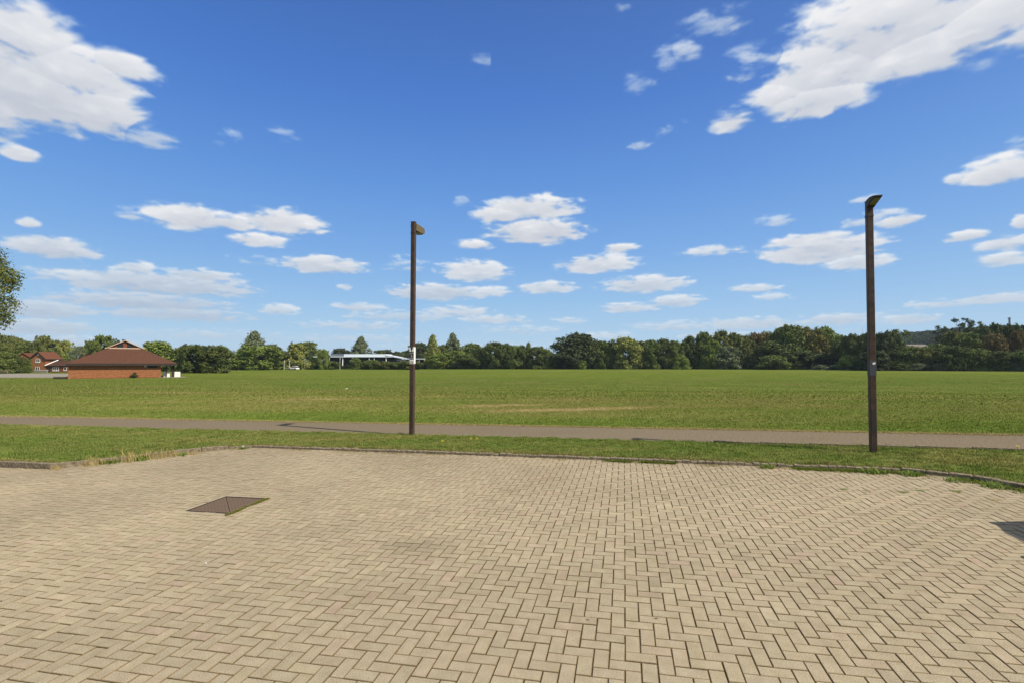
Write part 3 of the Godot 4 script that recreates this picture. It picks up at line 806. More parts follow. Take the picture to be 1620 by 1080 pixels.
func sheet(ss: Array, rows: Array, yf: Callable, cf: Callable) -> ArrayMesh:
	# rows: per s-column an n value or a Callable of s
	var v := PackedVector3Array()
	var c := PackedColorArray()
	var idx := PackedInt32Array()
	var nr := rows.size()
	for s in ss:
		for r in rows:
			var n: float = r.call(s) if r is Callable else r
			var p := sn(s, n)
			v.append(Vector3(p.x, yf.call(p.x, p.y, s, n), -p.y))
			c.append(cf.call(p.x, p.y))
	for i in ss.size() - 1:
		for j in nr - 1:
			var a := i * nr + j
			for q in [a, a + 1, a + nr, a + 1, a + nr + 1, a + nr]: idx.append(q)
	var arr := []
	arr.resize(Mesh.ARRAY_MAX)
	arr[Mesh.ARRAY_VERTEX] = v
	arr[Mesh.ARRAY_COLOR] = c
	arr[Mesh.ARRAY_INDEX] = idx
	var m := ArrayMesh.new()
	m.add_surface_from_arrays(Mesh.PRIMITIVE_TRIANGLES, arr)
	var st := SurfaceTool.new()
	st.create_from(m, 0)
	st.generate_normals()
	return st.commit()

func steps(a: float, b: float, d: float) -> Array:
	var o := []
	var k := int(ceil((b - a) / d))
	for i in k + 1: o.append(lerpf(a, b, float(i) / k))
	return o

func make_ground():
	# one sheet out to the horizon; it dips under the path and the paving
	var rows := [-80.0, -30.0, -8.0, 0.0, 5.0, 9.0, 13.60, 13.78]
	var n := 14.1
	while n < 60.0:
		rows.append(n); n += 0.32 * pow(n / 14.0, 1.25)
	for q in [70.0, 82.0, 96.0, 112.0, 130.0, 150.0, 180.0, 220.0, 300.0, 450.0, 800.0, 1500.0, 2600.0]: rows.append(q)
	var ss := [-2600.0, -1600.0, -900.0, -500.0, -320.0, -240.0, -190.0, -150.0, -120.0, -100.0, -85.0, -70.0, -60.0]
	ss.append_array(steps(-52.0, 34.0, 0.55))
	for q in [40.0, 48.0, 58.0, 70.0, 90.0, 120.0, 160.0, 220.0, 320.0, 500.0, 900.0, 1600.0, 2600.0]: ss.append(q)
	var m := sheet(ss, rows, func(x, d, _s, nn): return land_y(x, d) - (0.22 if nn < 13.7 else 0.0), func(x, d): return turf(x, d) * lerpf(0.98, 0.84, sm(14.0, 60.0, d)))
	one("field", m, mats["turf"], "mown green playing field with dry straw coloured patches reaching to the tree line", "field", Vector3.ZERO, 0.0, "", "structure")
	# verge between kerb and path
	rows = []
	for k in 15:
		var f := k / 14.0
		rows.append(func(s): 
			var kn := kerb_n(s)
			return lerpf(kn.x + 0.06 * sqrt(1.0 + kn.y * kn.y), PATH0, f))
	m = sheet(steps(-34.0, 24.0, 0.2), rows, verge_y, func(x, d): return turf(x, d) * 1.1)
	one("verge", m, mats["turf"], "green grass verge between the kerb and the tarmac path", "verge", Vector3.ZERO, 0.0, "", "structure")
	# path
	var wob := func(s, k): return 0.09 * fine_noise.get_noise_2d(s * 1.7, k) + 0.05 * fine_noise.get_noise_2d(s * 6.0, k + 7.0)
	rows = [func(s): return PATH0 + wob.call(s, 0.0) - 0.04]
	for k in range(1, 8): rows.append(PATH0 + 2.0 * k / 8.0)
	rows.append(func(s): return PATH1 + wob.call(s, 30.0) + 0.02)
	m = sheet(steps(-60.0, 60.0, 0.15), rows, func(x, d, _s, nn): return land_y(x, d) + 0.022 - 0.012 * absf(nn - 12.8), func(x, d):
		var e: float = EN.dot(Vector2(x, d))
		var w: float = 1.0 + 0.12 * patch_noise.get_noise_2d(x * 1.5, d * 3.0) + 0.12 * exp(-pow((e - 12.0) / 0.25, 2.0))
		return Color(w, w * 0.995, w * 0.98))
	one("path", m, mats["asphalt"], "worn grey brown tarmac footpath crossing between verge and field", "path", Vector3.ZERO, 0.0, "", "structure")
	# thin concrete edging sunk along the near side of the path by the right-hand lamp
	var edging := thing("path_edging", "thin concrete edging strip along the path beside the right-hand lamp post", "edging", Vector3.ZERO, 0.0, "", "structure")
	for k in 6:
		var s := 1.6 + k * 0.92
		var p := sn(s, 11.73)
		part("edging_stone", box_mesh(Vector3(0.905, 0.12, 0.05), Vector3.ZERO, 0.006), mats["kerb_stone"], edging, Vector3(p.x, land_y(p.x, p.y) + 0.005, -p.y), -0.2792)

func verge_y(x: float, d: float, s: float, n: float) -> float:
	var k := kerb_n(s).x
	var t := clampf((n - k) / maxf(0.3, PATH0 - k), 0.0, 1.0)
	var up := 0.10 if s < -11.0 else 0.036
	return land_y(x, d) + lerpf(up, 0.02, sm(0.25, 1.0, t)) + 0.012 * fine_noise.get_noise_2d(x * 2.0, d * 2.0)

func kerb_ok(x: float, d: float, margin: float) -> bool:
	var p := Vector2(x, d)
	var s := p.dot(ES)
	var k := kerb_n(s)
	return p.dot(EN) < k.x + margin * sqrt(1.0 + k.y * k.y)

var pave_frame := Transform3D()

func make_paving():
	var slope := Vector2(0.02048, 0.01572)
	var uu := Vector2(cos(PAVE_YAW), -sin(PAVE_YAW))
	var vv := Vector2(sin(PAVE_YAW), cos(PAVE_YAW))
	var ex := Vector3(uu.x, slope.dot(uu), -uu.y).normalized()
	var ez := -Vector3(vv.x, slope.dot(vv), -vv.y).normalized()
	var ey := ez.cross(ex).normalized()
	ez = ex.cross(ey)
	pave_frame = Transform3D(Basis(ex, ey, ez), Vector3(LAT_X, pave_y(LAT_X, LAT_D), -LAT_D))
	var pav := thing("paving", "buff herringbone block paving of the car park", "paving", Vector3.ZERO, 0.0, "", "structure")
	pav.transform = pave_frame
	# the sand bed in the joints
	var st := st_new()
	var xs := steps(-13.0, 11.0, 0.25)
	var zs := steps(-13.5, 6.0, 0.25)
	for i in xs.size() - 1:
		for j in zs.size() - 1:
			var y := -0.0062
			var mid := pave_frame * Vector3(xs[i] + 0.125, y, zs[j] + 0.125)
			if not kerb_ok(mid.x, -mid.z, 0.02): continue
			quad(st, Vector3(xs[i], y, zs[j]), Vector3(xs[i + 1], y, zs[j]), Vector3(xs[i + 1], y, zs[j + 1]), Vector3(xs[i], y, zs[j + 1]))
	part("joint_sand", done(st), mats["sand"], pav)
	# blocks: [u, v, wide, deep] in lattice units of 100 mm
	var rng := RandomNumberGenerator.new()
	rng.seed = 4
	var list := []
	for u in range(-150, 110):
		for v in range(-30, 130):
			var kind := posmod(u - v - 1, 4) == 0
			var up := posmod(u - v, 4) == 0
			if not kind and not up: continue
			var w := 2 if kind else 1
			var h := 1 if kind else 2
			var cells := [[u, v, w, h]]
			if u < -49 and u + w > -58 and v < 30 and v + h > 21:      # cut round the cover
				cells = []
				for a in w:
					for b in h:
						if not (u + a >= -58 and u + a < -49 and v + b >= 21 and v + b < 30):
							cells.append([u + a, v + b, 1, 1])
			for c in cells: list.append(c)
	for k in 4:                                                       # the course of blocks framing the cover
		list.append([-58 + 2 * k, 21, 2, 1]); list.append([-56 + 2 * k - 1, 29, 2, 1])
		list.append([-50, 21 + 2 * k, 1, 2]); list.append([-58, 22 + 2 * k, 1, 2])
	var keep := []
	for c in list:
		var l := Vector3((c[0] + c[2] * 0.5) * 0.1, 0, -(c[1] + c[3] * 0.5) * 0.1)
		var p := pave_frame * l
		var d := -p.z
		if d < 0.8 or absf(p.x) > 1.12 * d + 3.0: continue
		if not kerb_ok(p.x, d, 0.05): continue
		var seen := absf(p.x) < 1.02 * d and d > 2.95
		keep.append([p.length() if seen else 999.0 + d, l, c[2], c[3], p.x, d])
	keep.sort_custom(func(a, b): return a[0] < b[0])
	var shades := []
	var variants := {}
	var buf := {}
	for k in 24: shades.append(paver_tone(rng))
	shades.sort_custom(func(p, q): return p.g < q.g)
	for i in keep.size():
		var b = keep[i]
		var key := "%d%d" % [b[2], b[3]]
		var along: float = 1.0 + 0.13 * patch_noise.get_noise_2d(b[4] * 2.2, b[5] * 2.2) + 0.10 * patch_noise.get_noise_2d(b[4] * 0.5 + 9.0, b[5] * 0.9) - 0.22 * exp(-pow((b[4] + 0.98) / 0.35, 2.0) - pow((b[5] - 5.35) / 0.25, 2.0))
		var tilt := Basis.from_euler(Vector3(rng.randfn() * 0.005, rng.randfn() * 0.006, rng.randfn() * 0.005))
		var at: Vector3 = b[1] + Vector3(rng.randfn() * 0.0008, rng.randfn() * 0.0011, rng.randfn() * 0.0008)
		if i < 300 and b[0] < 900.0:
			var sh := clampi(int(12.0 + (along - 1.0) * 70.0 + rng.randfn() * 5.0), 0, 23)
			if not variants.has(key + str(sh)):
				variants[key + str(sh)] = paver(b[2] * 0.1, b[3] * 0.1, shades[sh])
			var o := part("paving_block", variants[key + str(sh)], mats["paver"], pav)
			o.transform = Transform3D(tilt, at)
		else:
			if not buf.has(key): buf[key] = PackedFloat32Array()
			var c: Color = paver_tone(rng) * along
			put(buf[key], at, tilt, c)
	for key in buf:
		many("paving_blocks", paver(int(key[0]) * 0.1, int(key[1]) * 0.1, Color(1, 1, 1)), mats["paver"], buf[key], pav)
	# two small oily spots on the blocks
	for q in [[0.56, 3.83, 0.016, 0.011], [1.07, 3.83, 0.017, 0.009], [-0.9, 5.33, 0.05, 0.03]]:
		var l := pave_frame.affine_inverse() * Vector3(q[0], pave_y(q[0], q[1]), -q[1])
		st = st_new()
		for k in 12:
			var r0 := 0.8 + 0.3 * sin(k * 2.3)
			var r1 := 0.8 + 0.3 * sin(((k + 1) % 12) * 2.3)
			tri(st, Vector3.ZERO, Vector3(cos(TAU * k / 12) * q[2] * r0, 0, sin(TAU * k / 12) * q[3] * r0), Vector3(cos(TAU * (k + 1) / 12) * q[2] * r1, 0, sin(TAU * (k + 1) / 12) * q[3] * r1))
		if q[2] < 0.03:
			part("oil_spot", done(st), mats["asphalt_stain"] if mats.has("asphalt_stain") else mat("asphalt_stain", lin(0.12, 0.10, 0.075), 0.7), pav, Vector3(l.x, 0.005, l.z))
	# the cover
	var mc := thing("manhole_cover", "brown metal manhole cover of two triangular plates set in the paving", "manhole cover")
	mc.transform = pave_frame * Transform3D(Basis(), Vector3(-5.35, 0.0, -2.55))
	st = st_new()
	for q in [[0, 0.345], [0, -0.345]]:
		box(st, Vector3(0, -0.02, q[1]), Vector3(0.70, 0.05, 0.012))
		box(st, Vector3(q[1], -0.021, 0), Vector3(0.012, 0.05, 0.678))
	part("frame", done(st), mats["iron_dark"], mc)
	part("pit", box_mesh(Vector3(0.70, 0.02, 0.70), Vector3(0, -0.035, 0)), mats["iron_dark"], mc)
	var g := 0.004
	for side in [0, 1]:
		st = st_new()
		var a := 0.333
		var pts := [Vector2(-a + 2 * g, -a), Vector2(a, -a), Vector2(a, a - 2 * g)] if side == 0 else [Vector2(-a, -a + 2 * g), Vector2(a - 2 * g, a), Vector2(-a, a)]
		prism(st, pts, -0.02, -0.002, Transform3D(Basis(Vector3(1, 0, 0), Vector3(0, 0, 1), Vector3(0, 1, 0)), Vector3.ZERO))
		var pl := part("plate", done(st), mats["iron"], mc)
		# low raised studs in rows
		st = st_new()
		for i in 12:
			for j in 12:
				var x := -0.30 + i * 0.0545
				var z := -0.30 + j * 0.0545
				if (side == 0 and x - z > 0.05) or (side == 1 and z - x > 0.05):
					box(st, Vector3(x, -0.001, z), Vector3(0.034, 0.004, 0.012), Transform3D())
		part("tread", done(st), mats["iron"], pl).set_meta("kind", "stuff")

func paver_tone(rng: RandomNumberGenerator) -> Color:
	var l := rng.randfn(1.0, 0.04)
	var pink := clampf(rng.randfn(0.0, 0.35), -0.6, 1.1)
	var c := Color(0.525, 0.457, 0.322)
	c = c.lerp(Color(0.56, 0.425, 0.342), maxf(pink, 0.0) * 0.5).lerp(Color(0.53, 0.47, 0.352), maxf(-pink, 0.0) * 0.5)
	return c * l

func paver(w: float, d: float, tint: Color) -> ArrayMesh:
	# a block with a worn arris; soil clings to its bevel and sides
	var st := st_new()
	var j := 0.0031
	var c := 0.0038
	var x := w / 2 - j
	var z := d / 2 - j
	var up := [Vector3(-x + c, 0, -z + c), Vector3(x - c, 0, -z + c), Vector3(x - c, 0, z - c), Vector3(-x + c, 0, z - c)]
	st.set_color(tint)
	quad(st, up[0], up[1], up[2], up[3])
	st.set_color(tint * Color(0.68, 0.62, 0.52))
	for k in 4:
		var a: Vector3 = up[k]
		var b: Vector3 = up[(k + 1) % 4]
		var a1 := Vector3(signf(a.x) * x, -c * 0.7, signf(a.z) * z)
		var b1 := Vector3(signf(b.x) * x, -c * 0.7, signf(b.z) * z)
		quad(st, a, a1, b1, b)
		quad(st, a1, a1 + Vector3(0, -0.03, 0), b1 + Vector3(0, -0.03, 0), b1)
	return done(st)

func make_kerb():
	var k := thing("kerb", "low kerb of small weathered stones edging the block paving, longer kerbs at both ends", "kerb", Vector3.ZERO, 0.0, "", "structure")
	var rng := RandomNumberGenerator.new()
	rng.seed = 8
	var meshes := {}
	for i in KERB.size() - 1:
		var a: Vector2 = KERB[i]
		var b: Vector2 = KERB[i + 1]
		if i == 0 or i >= KERB.size() - 2: continue
		var small := a.x > -8.9 and b.x < 6.3
		var unit := 0.915
		var h := 0.11
		if small:
			unit = 0.128 if a.x > -6.5 else 0.61
			h = 0.046 if a.x > -6.5 else 0.085
		elif a.x > 6.0:
			unit = 0.34
			h = 0.06
		var along := (b - a).normalized()
		var out := Vector2(-along.y, along.x)
		var length := a.distance_to(b)
		var count := maxi(1, roundi(length / unit))
		var u := length / count
		var key := "%.3f %.3f" % [u, h]
		if not meshes.has(key): meshes[key] = box_mesh(Vector3(u - 0.008, h + 0.16, 0.12), Vector3(0, (h - 0.16) / 2.0, 0), 0.007)
		for q in count:
			var p := a + along * (q + 0.5) * u + out * (0.06 + rng.randfn() * 0.003)
			var o := part("kerb_stone", meshes[key], mats["kerb_stone"], k, Vector3(p.x, pave_y(p.x, p.y) + rng.randfn() * 0.004, -p.y), atan2(along.y, along.x))
			o.rotation.x = rng.randfn() * 0.012
			o.rotation.z = rng.randfn() * 0.008

func make_hill():
	var xs := steps(-100.0, 2700.0, 40.0)
	var ds := [430.0, 470.0, 510.0, 550.0, 600.0, 650.0, 700.0, 750.0, 800.0, 860.0, 950.0, 1100.0, 1400.0, 1750.0]
	var st := st_new()
	for i in xs.size() - 1:
		for j in ds.size() - 1:
			var p := []
			for q in [[i, j], [i + 1, j], [i + 1, j + 1], [i, j + 1]]:
				p.append(Vector3(xs[q[0]], hill_y(xs[q[0]], ds[q[1]]) - 0.3, -ds[q[1]]))
			quad(st, p[3], p[2], p[1], p[0])
	one("hill", done(st), mats["hill_soil"], "wooded hill rising far behind the trees on the right", "hill", Vector3.ZERO, 0.0, "", "structure")
	var rng := RandomNumberGenerator.new()
	rng.seed = 15
	var blobs := []
	for k in 9:
		var a := rng.randf() * TAU
		blobs.append([Vector3(cos(a) * 0.3 * rng.randf(), rng.randf_range(0.25, 0.72), sin(a) * 0.3 * rng.randf()), rng.randf_range(0.18, 0.3)])
	var m := leaf_cloud(rng, blobs, 46, 0.075)
	var buf := PackedFloat32Array()
	for k in 5200:
		var d := 520.0 + 330.0 * sqrt(rng.randf())
		var x := rng.randf_range(220.0, 1150.0)
		var y := hill_y(x, d)
		if y < 4.0: continue
		var s := rng.randf_range(6.0, 11.0)
		var c := Color(0.040, 0.058, 0.020).lerp(Color(0.075, 0.085, 0.024), rng.randf()) * rng.randf_range(0.8, 1.2)
		put(buf, Vector3(x, y - 0.5, -d), Basis(Vector3.UP, rng.randf() * TAU).scaled(Vector3(s, s * rng.randf_range(0.8, 1.1), s)), c)
	var o := many(numbered("forest"), m, mats["grass_blade"], buf, self)
	tag(o, "dark green woodland covering the distant hill on the right", "forest")

# ---------------------------------------------------------------- buildings
func facing(az: float) -> float:             # the turn that makes local +z look back at the viewer from azimuth az
	return -deg_to_rad(az)

func window(parent: Node, at: Vector3, w: float, h: float, turn := 0.0, frame := "white_paint", lights := 2, sill := true):
	var st := st_new()
	var t := 0.07
	box(st, Vector3(0, h / 2 - t / 2, 0.02), Vector3(w, t, 0.08)); box(st, Vector3(0, -h / 2 + t / 2, 0.02), Vector3(w, t, 0.08))
	for k in lights + 1:
		box(st, Vector3(-w / 2 + t / 2 + (w - t) * k / lights, 0, 0.02), Vector3(t, h - 2 * t, 0.078))
	var o := part("window", done(st), mats[frame], parent, at, turn)
	part("pane", box_mesh(Vector3(w - 0.04, h - 0.04, 0.02)), mats["dark_glass"], o, Vector3(0, 0, 0.005))
	if sill: part("sill", box_mesh(Vector3(w + 0.16, 0.09, 0.16)), mats[frame], o, Vector3(0, -h / 2 - 0.045, 0.05))
	return o

func gable_roof(st: SurfaceTool, w: float, l: float, eave: float, ridge: float, over: float, thick := 0.12):
	# ridge along z from +over to -l-over, half span w/2
	var rise := (ridge - eave) / (w / 2.0)
	for sx in [-1.0, 1.0]:
		var a := Vector3(0, ridge, over)
		var b := Vector3(sx * (w / 2 + over), eave - rise * over, over)
		var c := b + Vector3(0, 0, -l - 2 * over)
		var d := a + Vector3(0, 0, -l - 2 * over)
		var dn := Vector3(0, -thick, 0)
		if sx > 0: quad(st, a, d, c, b)
		else: quad(st, a, b, c, d)
		quad(st, a + dn, b + dn, c + dn, d + dn)
		quad(st, b, c, c + dn, b + dn); quad(st, a, b, b + dn, a + dn); quad(st, d, c, c + dn, d + dn)

func make_buildings():
	# the sports pavilion with its hipped roof and gablet
	var az := -38.0
	var p := thing("pavilion", "single-storey red brick sports pavilion with a brown hipped tile roof and gablet", "pavilion", Vector3(-59.1, 0.0, -75.65), facing(az))
	part("wall", box_mesh(Vector3(10.9, 2.3, 11.5), Vector3(0, 0.85, -5.75)), mats["brick"], p)
	part("plinth", box_mesh(Vector3(10.96, 0.22, 11.56), Vector3(0, 0.0, -5.75)), mats["brick_dark"], p)
	var st := st_new()
	var e := 2.20
	var A := Vector3(-5.75, e, 0.55); var B := Vector3(7.55, e, 0.55); var C := Vector3(7.55, e, -13.0); var D := Vector3(-5.75, e, -13.0)
	var gl := Vector3(-1.35, e + 2.3, -4.4); var gr := Vector3(3.25, e + 2.3, -4.4)
	var ap := Vector3(0.95, e + 3.5, -4.4); var bk := Vector3(0.95, e + 3.5, -7.0)
	quad(st, gl, gr, B, A)
	for f in [[A, D, bk], [A, bk, gl], [gl, bk, ap], [B, gr, bk], [gr, ap, bk], [B, bk, C], [D, C, bk]]:
		tri(st, f[0], f[2], f[1])
	var roof := part("roof", done(st), mats["tile"], p)
	st = st_new()
	box(st, Vector3(0.9, e - 0.17, 0.52), Vector3(13.3, 0.30, 0.06)); box(st, Vector3(7.52, e - 0.17, -6.2), Vector3(0.06, 0.30, 13.3)); box(st, Vector3(-5.72, e - 0.17, -6.2), Vector3(0.06, 0.30, 13.3))
	part("fascia", done(st), mats["fascia"], roof)
	part("soffit", box_mesh(Vector3(13.1, 0.04, 13.2), Vector3(0.9, e - 0.27, -6.25)), mats["fascia"], roof)
	st = st_new()
	tri(st, gl + Vector3(0.25, 0.1, 0.02), ap + Vector3(0, -0.18, 0.02), gr + Vector3(-0.25, 0.1, 0.02))
	var gab := part("gablet", done(st), mats["brick_dark"], p)
	part("gablet_sill", box_mesh(Vector3(5.0, 0.16, 0.3), gl.lerp(gr, 0.5) + Vector3(0, 0.06, 0.05)), mats["cream_paint"], gab)
	for s in [-1.0, 1.0]:
		st = st_new()
		var lo := gl if s < 0 else gr
		var dir := (ap - lo).normalized()
		var t := Transform3D(Basis(dir, Vector3(-dir.y, dir.x, 0) * (1.0 if s < 0 else -1.0), Vector3(0, 0, 1)), lo.lerp(ap, 0.48) + Vector3(0, 0.07, 0.15))
		box(st, Vector3.ZERO, Vector3(2.75, 0.11, 0.34), t)
		part("barge_board", done(st), mats["cream_paint"], gab)
		part("gablet_window", box_mesh(Vector3(0.75, 0.6, 0.06)), mats["dark_glass"], gab, Vector3(0.95 + s * 0.62, e + 2.72, -4.36))
	window(p, Vector3(4.35, 1.72, 0.0), 1.15, 0.36, 0.0, "fascia", 3, false)
	part("alarm_box", box_mesh(Vector3(0.22, 0.22, 0.12)), mats["white_paint"], p, Vector3(3.45, 1.78, 0.06))
	for x in [6.15, 6.95, 7.3]:
		part("canopy_post", box_mesh(Vector3(0.13, 2.0, 0.13), Vector3(0, 0.95, 0)), mats["fascia"], p, Vector3(x, 0, -0.1 if x < 7 else -3.0))
	part("canopy_floor", box_mesh(Vector3(3.6, 0.10, 4.0), Vector3(7.0, 0.0, -1.7)), mats["concrete"], p)
	var b0 := Basis(Vector3.UP, facing(az))
	var n := 0
	for q in [[5.98, -1.2, 0.42, "narrow white cabinet standing beside the pavilion's right wall under the canopy"], [6.45, -0.8, 0.4, "second narrow white cabinet, between the canopy posts of the pavilion"], [7.65, -0.9, 0.8, "wide white cabinet at the right end of the pavilion's canopy"]]:
		var c := thing("cabinet", q[3], "cabinet", Vector3(-59.1, 0.05, -75.65) + b0 * Vector3(q[0], 0, q[1]), facing(az), "white cabinets under the pavilion canopy")
		part("case", box_mesh(Vector3(q[2], 0.82, 0.5), Vector3(0, 0.42, 0), 0.02), mats["white_paint"], c)
		part("door", box_mesh(Vector3(q[2] - 0.08, 0.7, 0.02), Vector3(0, 0.42, 0.255)), mats["white_paint"], c)
	var stp := thing("step", "low pale concrete step at the left corner of the pavilion, dark beneath", "step", Vector3(-59.1, 0, -75.65) + b0 * Vector3(-6.3, 0, 0.1), facing(az))
	part("slab", box_mesh(Vector3(1.5, 0.14, 1.2), Vector3(0, 0.36, 0)), mats["concrete"], stp)
	part("riser", box_mesh(Vector3(1.36, 0.3, 1.0), Vector3(0, 0.14, 0)), mats["fascia"], stp)
	# pale yard left of the pavilion
	st = st_new()
	for q in [[-210.0, -73.0, -68.0, -74.0, -82.0, -118.0]]:
		quad(st, Vector3(-210, 0.03, -112.0), Vector3(-80.0, 0.03, -112.0), Vector3(-69.0, 0.03, -78.5), Vector3(-210, 0.03, -78.5))
	one("yard", done(st), mats["concrete"], "pale concrete yard in front of the brick houses left of the pavilion", "yard", Vector3.ZERO, 0.0, "", "structure")
	# the two-storey house with its low wing
	var h := thing("brick_house", "two-storey red brick house, gable facing the field, with a low wing", "house", Vector3(-121.9, 0, -130.0), 0.0)
	st = st_new()
	prism(st, [Vector2(-2.0, 0), Vector2(2.0, 0), Vector2(2.0, 3.55), Vector2(0, 5.25), Vector2(-2.0, 3.55)], -4.6, 0.0)
	part("wall", done(st), mats["brick"], h)
	st = st_new()
	gable_roof(st, 4.0, 4.6, 3.62, 5.36, 0.28)
	var r := part("roof", done(st), mats["tile_red"], h)
	for s in [-1.0, 1.0]:
		st = st_new()
		var dir := Vector3(2.0 * s, -1.74, 0).normalized()
		box(st, Vector3.ZERO, Vector3(2.9, 0.22, 0.06), Transform3D(Basis(dir * s, Vector3(-dir.y, dir.x, 0), Vector3(0, 0, s)), Vector3(s * 1.1, 4.32, 0.31)))
		part("barge_board", done(st), mats["fascia"], r)
	part("gutter", box_mesh(Vector3(0.14, 0.22, 5.0)), mats["fascia"], r, Vector3(2.3, 3.36, -2.3))
	part("gable_light", box_mesh(Vector3(0.3, 0.3, 0.1)), mats["white_paint"], h, Vector3(0.0, 4.5, 0.05))
	window(h, Vector3(0.0, 3.05, 0.0), 1.05, 0.95)
	window(h, Vector3(-0.05, 0.95, 0.0), 1.05, 0.95)
	window(h, Vector3(2.0, 3.0, -2.6), 0.9, 0.8, PI / 2)
	# wing
	st = st_new()
	box(st, Vector3(4.75, 0.95, -1.6), Vector3(5.4, 1.9, 3.0))
	var wing := part("wing", done(st), mats["brick_dark"], h)
	st = st_new()
	var w0 := Vector3(2.06, 1.72, 0.25); var w1 := Vector3(7.7, 1.72, 0.25); var w2 := Vector3(7.7, 3.15, -2.6); var w3 := Vector3(2.9, 3.15, -2.6)
	quad(st, w3, w2, w1, w0)
	quad(st, w2, w3, Vector3(2.06, 1.72, -5.2), Vector3(7.7, 1.72, -5.2))
	tri(st, w1, w2, Vector3(7.7, 1.72, -5.2))
	part("wing_roof", done(st), mats["tile_dark"], wing)
	st = st_new()
	tube(st, w0 + Vector3(0, 0.06, 0), w3 + Vector3(0, 0.06, 0), 0.12, 0.12, 4)
	part("barge_board", done(st), mats["white_paint"], wing)
	window(wing, Vector3(4.6, 0.95, -0.1), 1.5, 1.0, 0.0, "white_paint", 3)
	window(wing, Vector3(7.0, 0.95, -0.1), 0.7, 0.9, 0.0, "white_paint", 1)
	part("door", box_mesh(Vector3(0.8, 1.6, 0.06), Vector3(0, 0.8, 0)), mats["fascia"], wing, Vector3(2.75, 0, -0.06))
	var rail := thing("low_wall", "low pale garden wall in front of the brick house's wing", "wall", Vector3(-115.6, 0.0, -124.0), 0.0)
	part("wall_face", box_mesh(Vector3(3.6, 0.62, 0.22), Vector3(0, 0.31, 0)), mats["concrete"], rail)
	part("coping", box_mesh(Vector3(3.7, 0.08, 0.3), Vector3(0, 0.66, 0)), mats["white_paint"], rail)
	# two more houses of which only roofs show
	for q in [[-135.5, 140.0, 0.4, 5.3, "red tiled brick house half hidden by dark shrubs, left of the two-storey house"], [-124.0, 150.0, 0.9, 5.9, "brick house whose small gable shows just above the pavilion's left roof slope"]]:
		var hh := thing("brick_house", q[4], "house", Vector3(q[0], 0, -q[1]), q[2], "brick houses by the yard")
		st = st_new()
		prism(st, [Vector2(-2.6, 0), Vector2(2.6, 0), Vector2(2.6, q[3] - 2.0), Vector2(0, q[3] - 0.2), Vector2(-2.6, q[3] - 2.0)], -6.5, 0.0)
		part("wall", done(st), mats["brick_dark"], hh)
		st = st_new()
		gable_roof(st, 5.2, 6.5, q[3] - 1.9, q[3], 0.3)
		part("roof", done(st), mats["tile_red"], hh)
		window(hh, Vector3(0, q[3] - 2.6, 0.0), 1.0, 0.9)
	h.set_meta("group", "brick houses by the yard")
	# the sports hall with the white flat roofs
	var sp := thing("sports_hall", "long low sports hall with thin white roofs, slender columns and dark glazed front", "building", Vector3(-66.0, 0, -232.0), 0.0)
	part("wall", box_mesh(Vector3(33.0, 5.0, 14.0), Vector3(-5.0, 2.5, -9.0)), mats["fascia"], sp)
	for k in 13:
		var o := part("window", box_mesh(Vector3(2.3, 4.2, 0.06)), mats["dark_glass"], sp, Vector3(-20.2 + k * 2.52, 2.3, -1.92))
		part("mullion", box_mesh(Vector3(0.09, 4.2, 0.12)), mats["grey_panel"], o, Vector3(1.25, 0, 0.02))
	st = st_new()
	box(st, Vector3(-6.6, 5.55, -7.0), Vector3(36.5, 0.36, 16.0))
	var rf := part("roof_lower", done(st), mats["roof_white"], sp)
	part("roof_upper", box_mesh(Vector3(19.4, 1.05, 12.0), Vector3(-1.5, 6.28, -6.0)), mats["roof_white"], sp)
	part("plant_box", box_mesh(Vector3(6.6, 1.15, 5.0), Vector3(-15.0, 6.3, -6.0)), mats["grey_panel"], sp)
	part("shadow_gap", box_mesh(Vector3(33.0, 0.42, 14.5), Vector3(-6.0, 5.22, -7.2)), mats["fascia"], sp)
	st = st_new()
	prism(st, [Vector2(8.2, 6.05), Vector2(8.2, 6.45), Vector2(17.2, 4.85), Vector2(17.2, 4.45)], -13.0, 1.0)
	part("roof_wing", done(st), mats["roof_white"], sp)
	part("canopy", box_mesh(Vector3(10.0, 0.36, 8.0), Vector3(20.6, 4.55, -3.0)), mats["roof_white"], sp)
	part("canopy_lower", box_mesh(Vector3(4.0, 0.22, 5.0), Vector3(15.5, 3.9, 0.0)), mats["grey_panel"], sp)
	for x in [-18.5, -11.6, -7.2, 0.6, 2.9, 8.3, 16.8, 23.5]:
		st = st_new()
		var tall := 5.4 if x < 12.0 else 4.4
		tube(st, Vector3(0, 0, 0), Vector3(0, tall, 0), 0.24, 0.24, 8)
		part("column", done(st), mats["white_paint"], sp, Vector3(x, 0, 0.4))
	# pale roof among the trees on the right
	var gh := thing("house", "house showing only its pale grey roof among trees right of the right lamp post", "house", Vector3(163.0, 0, -206.0), 0.0)
	part("wall", box_mesh(Vector3(12.0, 8.4, 8.0), Vector3(0, 4.2, 0)), mats["concrete"], gh)
	st = st_new()
	quad(st, Vector3(-6.0, 10.2, -1), Vector3(6.0, 10.2, -1), Vector3(6.6, 8.2, 4.6), Vector3(-6.6, 8.2, 4.6))
	quad(st, Vector3(6.0, 10.2, -1), Vector3(-6.0, 10.2, -1), Vector3(-6.6, 8.2, -4.6), Vector3(6.6, 8.2, -4.6))
	part("roof", done(st), mats["dull_roof"], gh)
	# tower and masts on the hill
	var tw := thing("tower", "slim grey tower standing on the wooded hilltop near the right border", "tower", Vector3(790.0, 52.0, -800.0), 0.0)
	st = st_new()
	tube(st, Vector3(0, 0, 0), Vector3(0, 23.0, 0), 1.5, 1.3, 10)
	part("shaft", done(st), mats["grey_panel"], tw)
	st = st_new()
